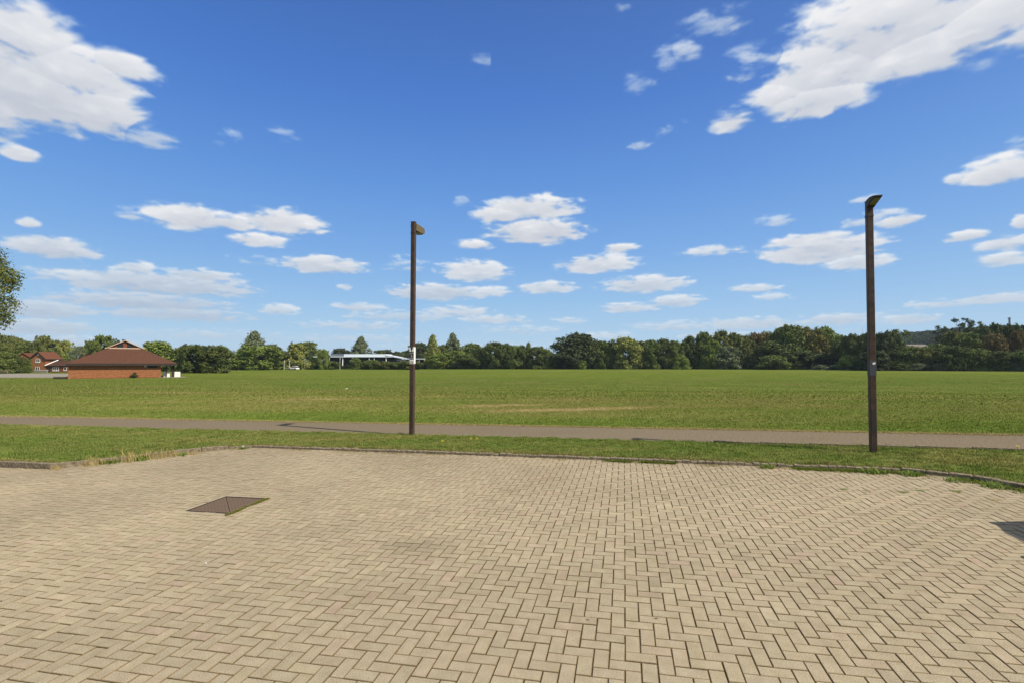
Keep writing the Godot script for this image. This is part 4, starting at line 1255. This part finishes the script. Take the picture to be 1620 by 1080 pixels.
	tube(st, Vector3(0, 22.0, 0), Vector3(0, 23.6, 0), 1.9, 1.9, 10)
	part("platform", done(st), mats["grey_panel"], tw)
	for q in [[556.0, 26.0, "left one of the two thin masts on the hill left of the right lamp post"], [562.0, 22.0, "right one of the two thin masts on the hill left of the right lamp post"]]:
		var ma := thing("mast", q[2], "mast", Vector3(q[0], 36.0, -800.0), 0.0, "thin masts on the hill")
		st = st_new()
		tube(st, Vector3(0, 0, 0), Vector3(0, q[1], 0), 0.30, 0.16, 6)
		part("pole", done(st), mats["pale_post"], ma)

func make_trees():
	var crowns := {}
	var trunks := {}
	for k in ["bushy", "round", "cone", "poplar", "dome", "shrub", "wispy"]:
		crowns[k] = [crown(k, 100 + k.hash() % 50), crown(k, 200 + k.hash() % 50), crown(k, 300 + k.hash() % 50)]
		trunks[k] = trunk_mesh(k, 7)
	var rng := RandomNumberGenerator.new()
	rng.seed = 31
	for i in TREES.size():
		var t = TREES[i]
		var shrub: bool = t[4] == "shrub"
		var o := thing("shrub" if shrub else "tree", t[6], "shrub" if shrub else "tree", Vector3(t[0], land_y(t[0], t[1]), -t[1]), rng.randf() * TAU, "shrubs at the field edge" if shrub else "trees round the field")
		if not shrub:
			var tr := part("trunk", trunks[t[4]], mats["bark"], o)
			tr.scale = Vector3(t[2], t[2], t[2])
		var c := part("crown", crowns[t[4]][i % 3], mats["leaf_" + t[5]], o)
		c.scale = Vector3(t[3] * 1.32, t[2] * 1.02, t[3] * 1.32)
	# rough growth along the foot of the tree line
	var buf := PackedFloat32Array()
	var stops := [[-112.0, 184.0], [-60.0, 222.0], [15.0, 221.0], [85.0, 216.0], [125.0, 194.0], [120.0, 166.0], [152.0, 150.0], [230.0, 130.0]]
	for k in 1500:
		var f := rng.randf() * (stops.size() - 1)
		var a = stops[int(f)]
		var b = stops[int(f) + 1]
		var x: float = lerpf(a[0], b[0], f - int(f))
		var d: float = lerpf(a[1], b[1], f - int(f)) + rng.randf_range(2.0, 9.0)
		if x < -40.0: d += 2.0
		var s := rng.randf_range(1.2, 3.4) * (0.6 if x < -40.0 else 1.0)
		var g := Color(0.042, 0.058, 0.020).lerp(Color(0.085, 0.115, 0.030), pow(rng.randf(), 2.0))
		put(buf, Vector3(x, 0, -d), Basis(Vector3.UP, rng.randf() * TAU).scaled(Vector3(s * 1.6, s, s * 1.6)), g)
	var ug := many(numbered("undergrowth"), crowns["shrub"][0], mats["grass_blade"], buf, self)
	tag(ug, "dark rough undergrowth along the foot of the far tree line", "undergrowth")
	# the near tree whose right side reaches into the picture on the left
	var r2 := RandomNumberGenerator.new()
	r2.seed = 77
	var blobs := [[Vector3(0, 7.0, 0), 0.95]]
	for k in 95:
		var y := r2.randf_range(4.9, 10.6)
		var r := 3.9 * pow(maxf(0.05, 1.0 - pow((y - 7.2) / 3.9, 2.0)), 0.5)
		var a := r2.randf() * TAU
		var rr := r * sqrt(r2.randf_range(0.35, 1.0))
		blobs.append([Vector3(cos(a) * rr, y, sin(a) * rr), r2.randf_range(0.45, 0.85)])
	var near := thing("tree", "near leafy tree reaching in at the left border against the sky", "tree", Vector3(-38.7, 0.0, -34.0), 0.0, "trees round the field")
	var st := st_new()
	tube(st, Vector3(0, -0.1, 0), Vector3(0.1, 3.2, 0), 0.26, 0.19, 10)
	tube(st, Vector3(0.1, 3.2, 0), Vector3(0, 9.0, 0.1), 0.19, 0.05, 8)
	for k in 9:
		var a := k * 2.4
		var y := 2.8 + k * 0.65
		tube(st, Vector3(0.05, y, 0), Vector3(cos(a) * 2.9, y + 1.5, sin(a) * 2.9), 0.08, 0.02, 6)
	part("trunk", done(st), mats["bark"], near)
	part("crown", leaf_cloud(r2, blobs, 420, 0.085), mats["leaf_olive"], near)

func make_lamps():
	mat("sleeve", lin(0.06, 0.06, 0.065), 0.6)
	var l := lamp("square brown lamp post with torn poster, head over the path, left of centre", -2.55, 12.95, 5.47, 0.0)
	# the torn poster wrapped round the post
	var img := Image.create(48, 160, false, Image.FORMAT_RGB8)
	img.fill(Color(0.90, 0.90, 0.87))
	var ink := Color(0.05, 0.05, 0.06)
	var grey := Color(0.78, 0.76, 0.76)
	img.fill_rect(Rect2i(0, 44, 48, 74), ink)
	for q in [[4, 52, 8, 3], [4, 52, 3, 14], [4, 63, 9, 3], [16, 52, 3, 14], [16, 63, 8, 3], [27, 52, 3, 14], [27, 52, 9, 3], [27, 58, 8, 3], [38, 52, 3, 14], [38, 52, 7, 3], [42, 55, 3, 9], [19, 74, 11, 3], [17, 77, 4, 12], [28, 77, 4, 12], [19, 89, 11, 3], [21, 82, 7, 3], [3, 98, 3, 14], [3, 109, 8, 3], [14, 98, 3, 14], [14, 109, 8, 3], [25, 98, 3, 14], [31, 98, 3, 14], [25, 98, 9, 3], [37, 98, 8, 3], [37, 104, 7, 3], [37, 98, 3, 14], [37, 109, 8, 3]]:
		img.fill_rect(Rect2i(q[0], q[1], q[2], q[3]), grey)
	for q in [[0, 124, 5, 36], [10, 130, 12, 5], [26, 128, 6, 32], [36, 134, 6, 26], [12, 144, 9, 16]]:
		img.fill_rect(Rect2i(q[0], q[1], q[2], q[3]), Color(0.30, 0.24, 0.21))
	var pm := StandardMaterial3D.new()
	pm.resource_name = "poster"
	pm.albedo_texture = ImageTexture.create_from_image(img)
	pm.roughness = 0.7
	mats["poster"] = pm
	var o := l.position
	var y0 := 2.06 - o.y
	var st := SurfaceTool.new()
	st.begin(Mesh.PRIMITIVE_TRIANGLES)
	# front sheet: a V torn out of its top edge
	var W := 0.0575
	var H := 0.44
	var outline := PackedVector2Array([Vector2(-W, 0), Vector2(W, 0), Vector2(W, H), Vector2(0.040, H - 0.01), Vector2(0.016, H - 0.09), Vector2(0.004, H - 0.135), Vector2(-0.012, H - 0.10), Vector2(-0.034, H - 0.02), Vector2(-W, H - 0.005)])
	var idx := Geometry2D.triangulate_polygon(outline)
	idx.reverse()
	for k in idx:
		var q := outline[k]
		st.set_uv(Vector2((q.x + W) / (2 * W), 1.0 - q.y / H))
		st.set_normal(Vector3(0, 0, 1))
		st.add_vertex(Vector3(q.x, y0 + q.y, 0.0605))
	var sheet_mesh := st.commit()
	var po := thing("poster", "torn black and white paper poster wrapped round the left lamp post", "poster", l.position, l.rotation.y)
	part("front_sheet", sheet_mesh, pm, po)
	part("side_sheet", box_mesh(Vector3(0.002, 0.42, 0.106), Vector3(0.0597, y0 + 0.22, 0)), mats["white_paint"], po)
	var r := lamp("square dark brown lamp post, head over the paving, at the right side", 6.79, 9.58, 4.78, PI, 0.106)
	r.rotation.z = -0.013
	part("repair_sleeve", box_mesh(Vector3(0.112, 0.28, 0.112), Vector3(0, 0, 0), 0.004), mats["sleeve"], r, Vector3(0, 1.98 - r.position.y, 0))
	var sk := part("sticker", box_mesh(Vector3(0.05, 0.035, 0.003)), mats["white_paint"], r, Vector3(0.015, 2.07 - r.position.y, 0.058))
	sk.rotation.z = 0.4

func make_small_things():
	# slim lamp posts and posts by the far car park: [x, D, height, label]
	for q in [[-96.5, 186.0, 4.0, "pale slim lamp post in front of the fresh green spreading tree"], [-100.5, 186.0, 3.3, "pale slim lamp post left of the fresh green spreading tree, right one of two"], [-105.0, 188.0, 4.1, "pale slim lamp post right of the dark pair of trees, left one of two"], [-86.5, 192.0, 3.1, "pale post just left of the white car"], [-84.5, 192.0, 3.2, "pale post right above the white car"], [-85.3, 208.0, 4.0, "slim post under the right side of the pale willow"], [-78.0, 212.0, 4.1, "slim post before the sports hall, leftmost, a close pair's left one"], [-76.6, 212.0, 4.4, "slim post before the sports hall, a close pair's right one"], [-71.8, 211.0, 4.4, "slim post before the sports hall's dark glazing, near its middle"], [-67.6, 212.0, 3.6, "slim post before the sports hall, right of its middle"], [-32.6, 218.0, 4.6, "slim pale post in front of the light green bush right of the left lamp post"]]:
		var o := thing("slim_post", q[3], "post", Vector3(q[0], 0, -q[1]), 0.0, "slim posts by the far car park")
		var st := st_new()
		tube(st, Vector3(0, 0, 0), Vector3(0, q[2], 0), 0.11, 0.08, 6)
		part("pole", done(st), mats["pale_post"], o)
		st = st_new()
		tube(st, Vector3(0, q[2] - 0.1, 0), Vector3(0, q[2] + 0.35, 0), 0.2, 0.24, 8)
		part("lantern", done(st), mats["pale_post"], o)
	car("white car parked at the field edge below the pale willow, seen from the side", Vector3(-82.0, 0, -190.0), 1.25, mats["car_white"], "parked cars")
	car("dark car parked on the paving just outside the right border, casting the shadow", Vector3(6.60, pave_y(6.60, 3.45), -3.45), 0.0, mats["car_dark"], "parked cars")
	var tb := thing("picnic_table", "pale wooden picnic table on the yard at the left border", "picnic table", Vector3(-111.0, 0.03, -110.5), 0.3)
	part("table_top", box_mesh(Vector3(2.4, 0.06, 0.8), Vector3(0, 0.75, 0)), mats["wood"], tb)
	for s in [-1.0, 1.0]:
		part("bench", box_mesh(Vector3(2.4, 0.05, 0.3), Vector3(0, 0.45, s * 0.75)), mats["wood"], tb)
		var st := st_new()
		box(st, Vector3(s * 0.8, 0.42, 0), Vector3(0.1, 0.1, 1.7)); box(st, Vector3(s * 0.8, 0.37, 0.3), Vector3(0.1, 0.75, 0.1)); box(st, Vector3(s * 0.8, 0.37, -0.3), Vector3(0.1, 0.75, 0.1))
		part("leg", done(st), mats["wood"], tb)
	var bush := RandomNumberGenerator.new()
	bush.seed = 6
	var bl := [[Vector3(0, 0.35, 0), 0.3], [Vector3(-0.3, 0.25, 0.05), 0.25], [Vector3(0.32, 0.3, 0), 0.26], [Vector3(0.05, 0.7, -0.05), 0.22]]
	var b0 := Basis(Vector3.UP, facing(-38.0))
	var sb := thing("shrub", "small dark bush growing against the pavilion's brick wall", "shrub", Vector3(-59.1, 0, -75.65) + b0 * Vector3(2.1, 0, 0.35), 0.0, "shrubs at the field edge")
	part("foliage", leaf_cloud(bush, bl, 160, 0.07), mats["leaf_deep"], sb)
	# weeds and grasses growing out of the kerb foot and the joints: [x, D, kind, size, label]
	var rng := RandomNumberGenerator.new()
	rng.seed = 12
	var weeds := [[-8.20, 10.02, "straw", 1.0, "dry straw grass tuft at the slanting kerb, leftmost of the tall dry tufts"], [-7.98, 10.16, "weed", 0.9, "green weed clump at the foot of the slanting kerb, lowest one"], [-7.80, 10.36, "straw", 1.25, "tall dry grass tuft at the middle of the slanting kerb"], [-7.62, 10.42, "weed", 1.0, "bright green weed clump between the tall dry tufts"], [-7.45, 10.62, "straw", 1.15, "tall dry grass tuft right of the bright green weed clump"], [-7.22, 10.76, "straw", 0.9, "dry grass tuft second right of the bright green weed clump"], [-7.05, 10.86, "weed", 0.7, "small green weed at the right end of the dry tufts"], [-8.62, 9.66, "straw", 0.5, "short dry grass at the corner of the left kerb"], [-6.08, 11.52, "weed", 0.55, "green weed carrying the white flower at the kerb's left bend"], [-6.85, 10.95, "straw", 0.55, "short dry grass along the slanting kerb's upper part"], [4.30, 8.60, "weed", 0.7, "green weed at the kerb foot, left of the right lamp post"], [5.05, 8.36, "weed", 0.45, "small green weed at the kerb foot below the right lamp post"], [5.72, 8.10, "weed", 0.9, "broad green weed at the kerb foot right of the right lamp post"], [6.15, 7.90, "weed", 0.75, "green weed where the small kerb stones meet the right-hand kerb"], [6.50, 7.50, "weed", 0.7, "green weed at the foot of the curving right-hand kerb, upper one"], [6.72, 7.12, "weed", 0.85, "green weed at the foot of the curving right-hand kerb, lower one"], [4.66, 7.18, "weed", 0.35, "flat weed in the paving joints, leftmost of the row on the right"], [4.92, 7.10, "weed", 0.25, "flat weed in the paving joints, second from the left on the right"], [5.35, 7.0, "weed", 0.35, "flat weed in the paving joints, middle of the row on the right"], [5.62, 7.05, "weed", 0.3, "flat weed in the paving joints, second from the right"], [6.05, 6.98, "weed", 0.42, "flat weed in the paving joints, rightmost and brightest of the row"], [6.16, 6.55, "straw", 0.3, "flat dry weed in the paving near the right border"], [-4.6, 7.6, "weed", 0.12, "tiny green sprout in the paving above the manhole cover"]]
	for w in weeds:
		var green: bool = w[2] == "weed"
		var m := blades(rng, 70 if green else 80, 0.13 if green else 0.15, 0.11 if green else 0.21, 0.009 if green else 0.0035, 1.1 if green else 0.55)
		var o := thing("weed" if green else "grass_tuft", w[4], "weed" if green else "grass tuft", Vector3(w[0], pave_y(w[0], w[1]), -w[1]), 0.0, "weeds in the paving and at the kerb")
		var f := part("leaves", m, mats["leaf_weed" if green else "leaf_straw"], o)
		var flat: float = 0.35 if w[3] < 0.5 else 1.0
		f.scale = Vector3(w[3] * 1.25, w[3] * flat, w[3] * 1.0)
	# moss beside the cover
	var buf := PackedFloat32Array()
	for k in 190:
		var l := Vector3(-5.0 + rng.randf_range(-0.02, 0.035), 0.0, -2.9 + rng.randf() * 0.78)
		if rng.randf() < 0.45 and l.z > -2.72 and l.z < -2.42: continue
		var p := pave_frame * l
		put(buf, p, Basis(Vector3.UP, rng.randf() * TAU).scaled(Vector3(0.16, 0.07 + 0.06 * rng.randf(), 0.16)), Color(0.12, 0.16, 0.015).lerp(Color(0.17, 0.15, 0.04), rng.randf()))
	var mo := many(numbered("moss"), blades(rng, 14, 0.12, 0.14, 0.02, 1.2), mats["grass_blade"], buf, self)
	tag(mo, "green moss strip along the right edge of the manhole cover", "moss")
	# blown debris along the foot of the kerb
	var fleck := SurfaceTool.new()
	fleck.begin(Mesh.PRIMITIVE_TRIANGLES)
	fleck.set_smooth_group(-1)
	quad(fleck, Vector3(-0.5, 0.05, -0.25), Vector3(0.4, 0.22, -0.3), Vector3(0.5, 0.08, 0.25), Vector3(-0.35, 0.2, 0.3))
	var fl := done(fleck)
	buf = PackedFloat32Array()
	for j in 2600:
		var s := rng.randf_range(-10.8, 5.0)
		var kn := kerb_n(s)
		var p := sn(s, kn.x - (0.03 + pow(rng.randf(), 2.2) * 0.9) * sqrt(1.0 + kn.y * kn.y))
		var sc := rng.randf_range(0.006, 0.024)
		put(buf, Vector3(p.x, pave_y(p.x, p.y) + 0.001, -p.y), Basis(Vector3.UP, rng.randf() * TAU).scaled(Vector3(sc, sc, sc)), Color(0.20, 0.14, 0.065).lerp(Color(0.34, 0.27, 0.13), rng.randf()) * rng.randf_range(0.5, 1.1))
	tag(many(numbered("leaf_debris"), fl, mats["grass_blade"], buf, self), "small dry leaf debris blown along the foot of the kerb", "debris")
	# white flower, dandelions, litter
	flower(-6.05, 11.47, 0.06, "petal_white", 0.026, "small white flower at the bend of the kerb", "white flowers")
	var k := 0
	for q in [[-0.94, 11.62, "yellow dandelion in the verge right of the left lamp post, leftmost of the pair"], [-0.80, 11.60, "yellow dandelion in the verge right of the left lamp post, right one of the pair"], [-1.55, 11.35, "single yellow dandelion nearest the left lamp post on the verge"], [9.75, 9.40, "yellow dandelion on the verge by the right border"], [9.35, 9.42, "yellow dandelion on the verge, second from the right border"]]:
		flower(q[0], q[1], 0.075, "petal", 0.03, q[2], "dandelions on the verge")
	for q in [[-3.0, 5.04, 0.015, "tiny white scrap of litter on the left part of the paving"], [-12.76, 39.1, 0.13, "white scrap of litter lying on the field left of the left lamp post"], [-63.0, 72.0, 0.14, "white scrap of litter on the grass in front of the pavilion"]]:
		var st := st_new()
		var c := []
		for j in 7: c.append(Vector3(cos(j * 0.9) * rng.randf_range(0.6, 1.0), rng.randf_range(0.05, 0.5), sin(j * 0.9) * rng.randf_range(0.5, 1.0)) * q[2])
		for j in 7: tri(st, Vector3(0, q[2] * 0.5, 0), c[(j + 1) % 7], c[j])
		one("litter", done(st), mats["white_paint"], q[3], "litter", Vector3(q[0], (pave_y(q[0], q[1]) if q[1] < 8.0 else land_y(q[0], q[1]) + 0.05), -q[1]))
	# the pale bare strip far out on the field
	var st2 := st_new()
	for j in 12:
		var xa := -27.0 + j * 1.05
		var wa := 0.9 * sin(PI * j / 12.0) + 0.15
		var wb := 0.9 * sin(PI * (j + 1) / 12.0) + 0.15
		quad(st2, Vector3(xa, 0.06, -127.0 - wa), Vector3(xa + 1.05, 0.06, -127.0 - wb), Vector3(xa + 1.05, 0.06, -127.0 + wb), Vector3(xa, 0.06, -127.0 + wa))
	one("bare_strip", done(st2), mats["wood"], "pale worn pitch strip far out on the field right of the left lamp post", "pitch", Vector3.ZERO, 0.0, "", "structure")

func flower(x: float, d: float, stalk: float, key: String, r: float, label: String, group: String):
	var o := thing("flower", label, "flower", Vector3(x, land_y(x, d) + (0.0 if d > 11.45 and x < -5.0 else 0.03), -d), 0.0, group)
	var st := st_new()
	st.set_color(Color(0.8, 0.9, 0.5))
	tube(st, Vector3(0, -0.03, 0), Vector3(0, stalk, 0), 0.004, 0.003, 5)
	part("stem", done(st), mats["leaf_weed"], o)
	st = st_new()
	st.set_color(Color(1, 1, 1))
	for k in 12:
		var a := TAU * k / 12.0
		var b := TAU * (k + 0.8) / 12.0
		tri(st, Vector3(0, stalk + 0.012, 0), Vector3(cos(b) * r, stalk + 0.02, sin(b) * r), Vector3(cos(a) * r, stalk + 0.02, sin(a) * r))
		tri(st, Vector3(0, stalk + 0.004, 0), Vector3(cos(a) * r, stalk + 0.0, sin(a) * r), Vector3(cos(b) * r, stalk + 0.0, sin(b) * r))
	part("petals", done(st), mats["leaf_" + key], o)

func make_grass():
	var rng := RandomNumberGenerator.new()
	rng.seed = 2
	var clump := blades(rng, 12, 0.055, 0.055, 0.0035, 0.75)
	var tuft := blades(rng, 16, 0.16, 0.055, 0.007, 0.9)
	var patch := blades(rng, 20, 0.42, 0.06, 0.016, 1.0)
	var straw := blades(rng, 14, 0.07, 0.085, 0.0022, 0.6)
	var a := PackedFloat32Array()
	var s2 := PackedFloat32Array()
	for k in 46000:                                 # the verge
		var s := rng.randf_range(-24.0, 13.5)
		var kn := kerb_n(s)
		var n0 := kn.x + 0.10 * sqrt(1.0 + kn.y * kn.y)
		var n := lerpf(n0, PATH0 + 0.07, rng.randf())
		if rng.randf() > (PATH0 - n0) / 4.9 + 0.25: continue
		var p := sn(s, n)
		if absf(p.x) > p.y * 1.08 + 1.5: continue
		if n > PATH0 - 0.06 and fine_noise.get_noise_2d(s * 2.0, 5.0) < 0.0: continue
		var c := turf(p.x, p.y) * rng.randf_range(0.75, 1.3)
		var h := rng.randf_range(0.6, 1.25) * (1.0 + 0.4 * fine_noise.get_noise_2d(p.x, p.y))
		put(a, Vector3(p.x, verge_y(p.x, p.y, s, n) - 0.004, -p.y), Basis(Vector3.UP, rng.randf() * TAU).scaled(Vector3(1, h, 1)), c)
	for k in 5200:                                  # dry stalks on edges
		var s := rng.randf_range(-24.0, 13.5)
		var kn := kerb_n(s)
		var pick := rng.randi() % 4
		var n := 0.0
		var y := 0.0
		var p := Vector2.ZERO
		var sc := rng.randf_range(0.4, 0.9)
		if pick == 0:                               # behind the kerb
			n = kn.x + rng.randf_range(0.12, 0.2) * sqrt(1.0 + kn.y * kn.y)
			p = sn(s, n); y = verge_y(p.x, p.y, s, n)
		elif pick == 1:                             # far edge of the path
			n = PATH1 + rng.randf_range(-0.03, 0.16)
			p = sn(s, n); y = land_y(p.x, p.y)
			sc *= 0.7
		elif pick == 2:                             # at the foot of the kerb
			if s < -11.0: continue
			n = kn.x - absf(rng.randfn()) * 0.07 * sqrt(1.0 + kn.y * kn.y) - 0.01
			if patch_noise.get_noise_2d(s * 6.0, 3.0) < -0.12: continue
			p = sn(s, n); y = pave_y(p.x, p.y)
			sc *= 0.42
		else:
			n = lerpf(kn.x + 0.3, PATH0, rng.randf())
			p = sn(s, n); y = verge_y(p.x, p.y, s, n)
			if patch_noise.get_noise_2d(p.x * 4.0, p.y * 4.0) < 0.1: continue
		if absf(p.x) > p.y * 1.08 + 1.5: continue
		put(s2, Vector3(p.x, y - 0.004, -p.y), Basis(Vector3.UP, rng.randf() * TAU).scaled(Vector3(1.2, sc, 1.2)), Color(0.30, 0.235, 0.105).lerp(Color(0.20, 0.19, 0.06), rng.randf()) * rng.randf_range(0.8, 1.15))
	for k in 5200:                                  # the bleached fringe on the far side of the path
		var s := rng.randf_range(-30.0, 20.0)
		var n := PATH1 - 0.03 + absf(rng.randfn()) * 0.08
		var p := sn(s, n)
		if absf(p.x) > p.y * 1.08 + 1.5: continue
		put(s2, Vector3(p.x, land_y(p.x, p.y) + 0.004, -p.y), Basis(Vector3.UP, rng.randf() * TAU).scaled(Vector3(1.4, rng.randf_range(0.2, 0.55), 1.4)), Color(0.40, 0.31, 0.15).lerp(Color(0.24, 0.21, 0.08), rng.randf() * 0.7))
	var g := PackedFloat32Array()
	for k in 1500:                                  # green growth along the foot of the kerb
		var s := rng.randf_range(-1.0, 5.2)
		var kn := kerb_n(s)
		if patch_noise.get_noise_2d(s * 5.0, 11.0) < 0.22 - 0.09 * s: continue
		var p := sn(s, kn.x - (0.02 + absf(rng.randfn()) * (0.04 + 0.016 * maxf(s, 0.0))) * sqrt(1.0 + kn.y * kn.y))
		var sc := rng.randf_range(0.5, 1.1)
		put(g, Vector3(p.x, pave_y(p.x, p.y) - 0.003, -p.y), Basis(Vector3.UP, rng.randf() * TAU).scaled(Vector3(sc * 1.3, sc * 0.8, sc * 1.3)), Color(0.085, 0.135, 0.015).lerp(Color(0.16, 0.15, 0.03), rng.randf() * 0.6))
	tag(many(numbered("kerb_weeds"), clump, mats["grass_blade"], g, self), "low green weeds growing along the foot of the kerb on the right", "weeds")
	var o := many(numbered("verge_grass"), clump, mats["grass_blade"], a, self)
	tag(o, "short green grass on the verge between kerb and path", "grass")
	o = many(numbered("dry_grass"), straw, mats["grass_blade"], s2, self)
	tag(o, "dry straw coloured grass along the kerb and the path edges", "dry grass")
	a = PackedFloat32Array()
	for k in 95000:
		var n := PATH1 + 0.05 + 12.0 * pow(rng.randf(), 1.35)
		var s := rng.randf_range(-46.0, 26.0)
		var p := sn(s, n)
		if absf(p.x) > p.y * 1.04 + 0.8: continue
		var c := turf(p.x, p.y) * rng.randf_range(0.87, 1.14)
		var h := rng.randf_range(0.35, 0.85)
		put(a, Vector3(p.x, land_y(p.x, p.y) - 0.004, -p.y), Basis(Vector3.UP, rng.randf() * TAU).scaled(Vector3(1.3, h, 1.3)), c)
	o = many(numbered("field_grass"), tuft, mats["grass_blade"], a, self)
	tag(o, "short mown grass of the playing field beyond the path", "grass")
	a = PackedFloat32Array()
	for k in 95000:
		var n := PATH1 + 9.0 + 120.0 * pow(rng.randf(), 1.9)
		var s := rng.randf_range(-1.0, 1.0) * (n * 1.25 + 12.0) - n * 0.3
		var p := sn(s, n)
		if absf(p.x) > p.y * 1.04 + 0.8: continue
		var c := turf(p.x, p.y) * rng.randf_range(0.92, 1.09)
		var w := rng.randf_range(1.0, 1.5)
		put(a, Vector3(p.x, land_y(p.x, p.y) - 0.004, -p.y), Basis(Vector3.UP, rng.randf() * TAU).scaled(Vector3(w, rng.randf_range(0.3, 0.75), w)), c)
	o = many(numbered("field_grass"), patch, mats["grass_blade"], a, self)
	tag(o, "mown grass of the middle of the playing field, seen as a green carpet", "grass")
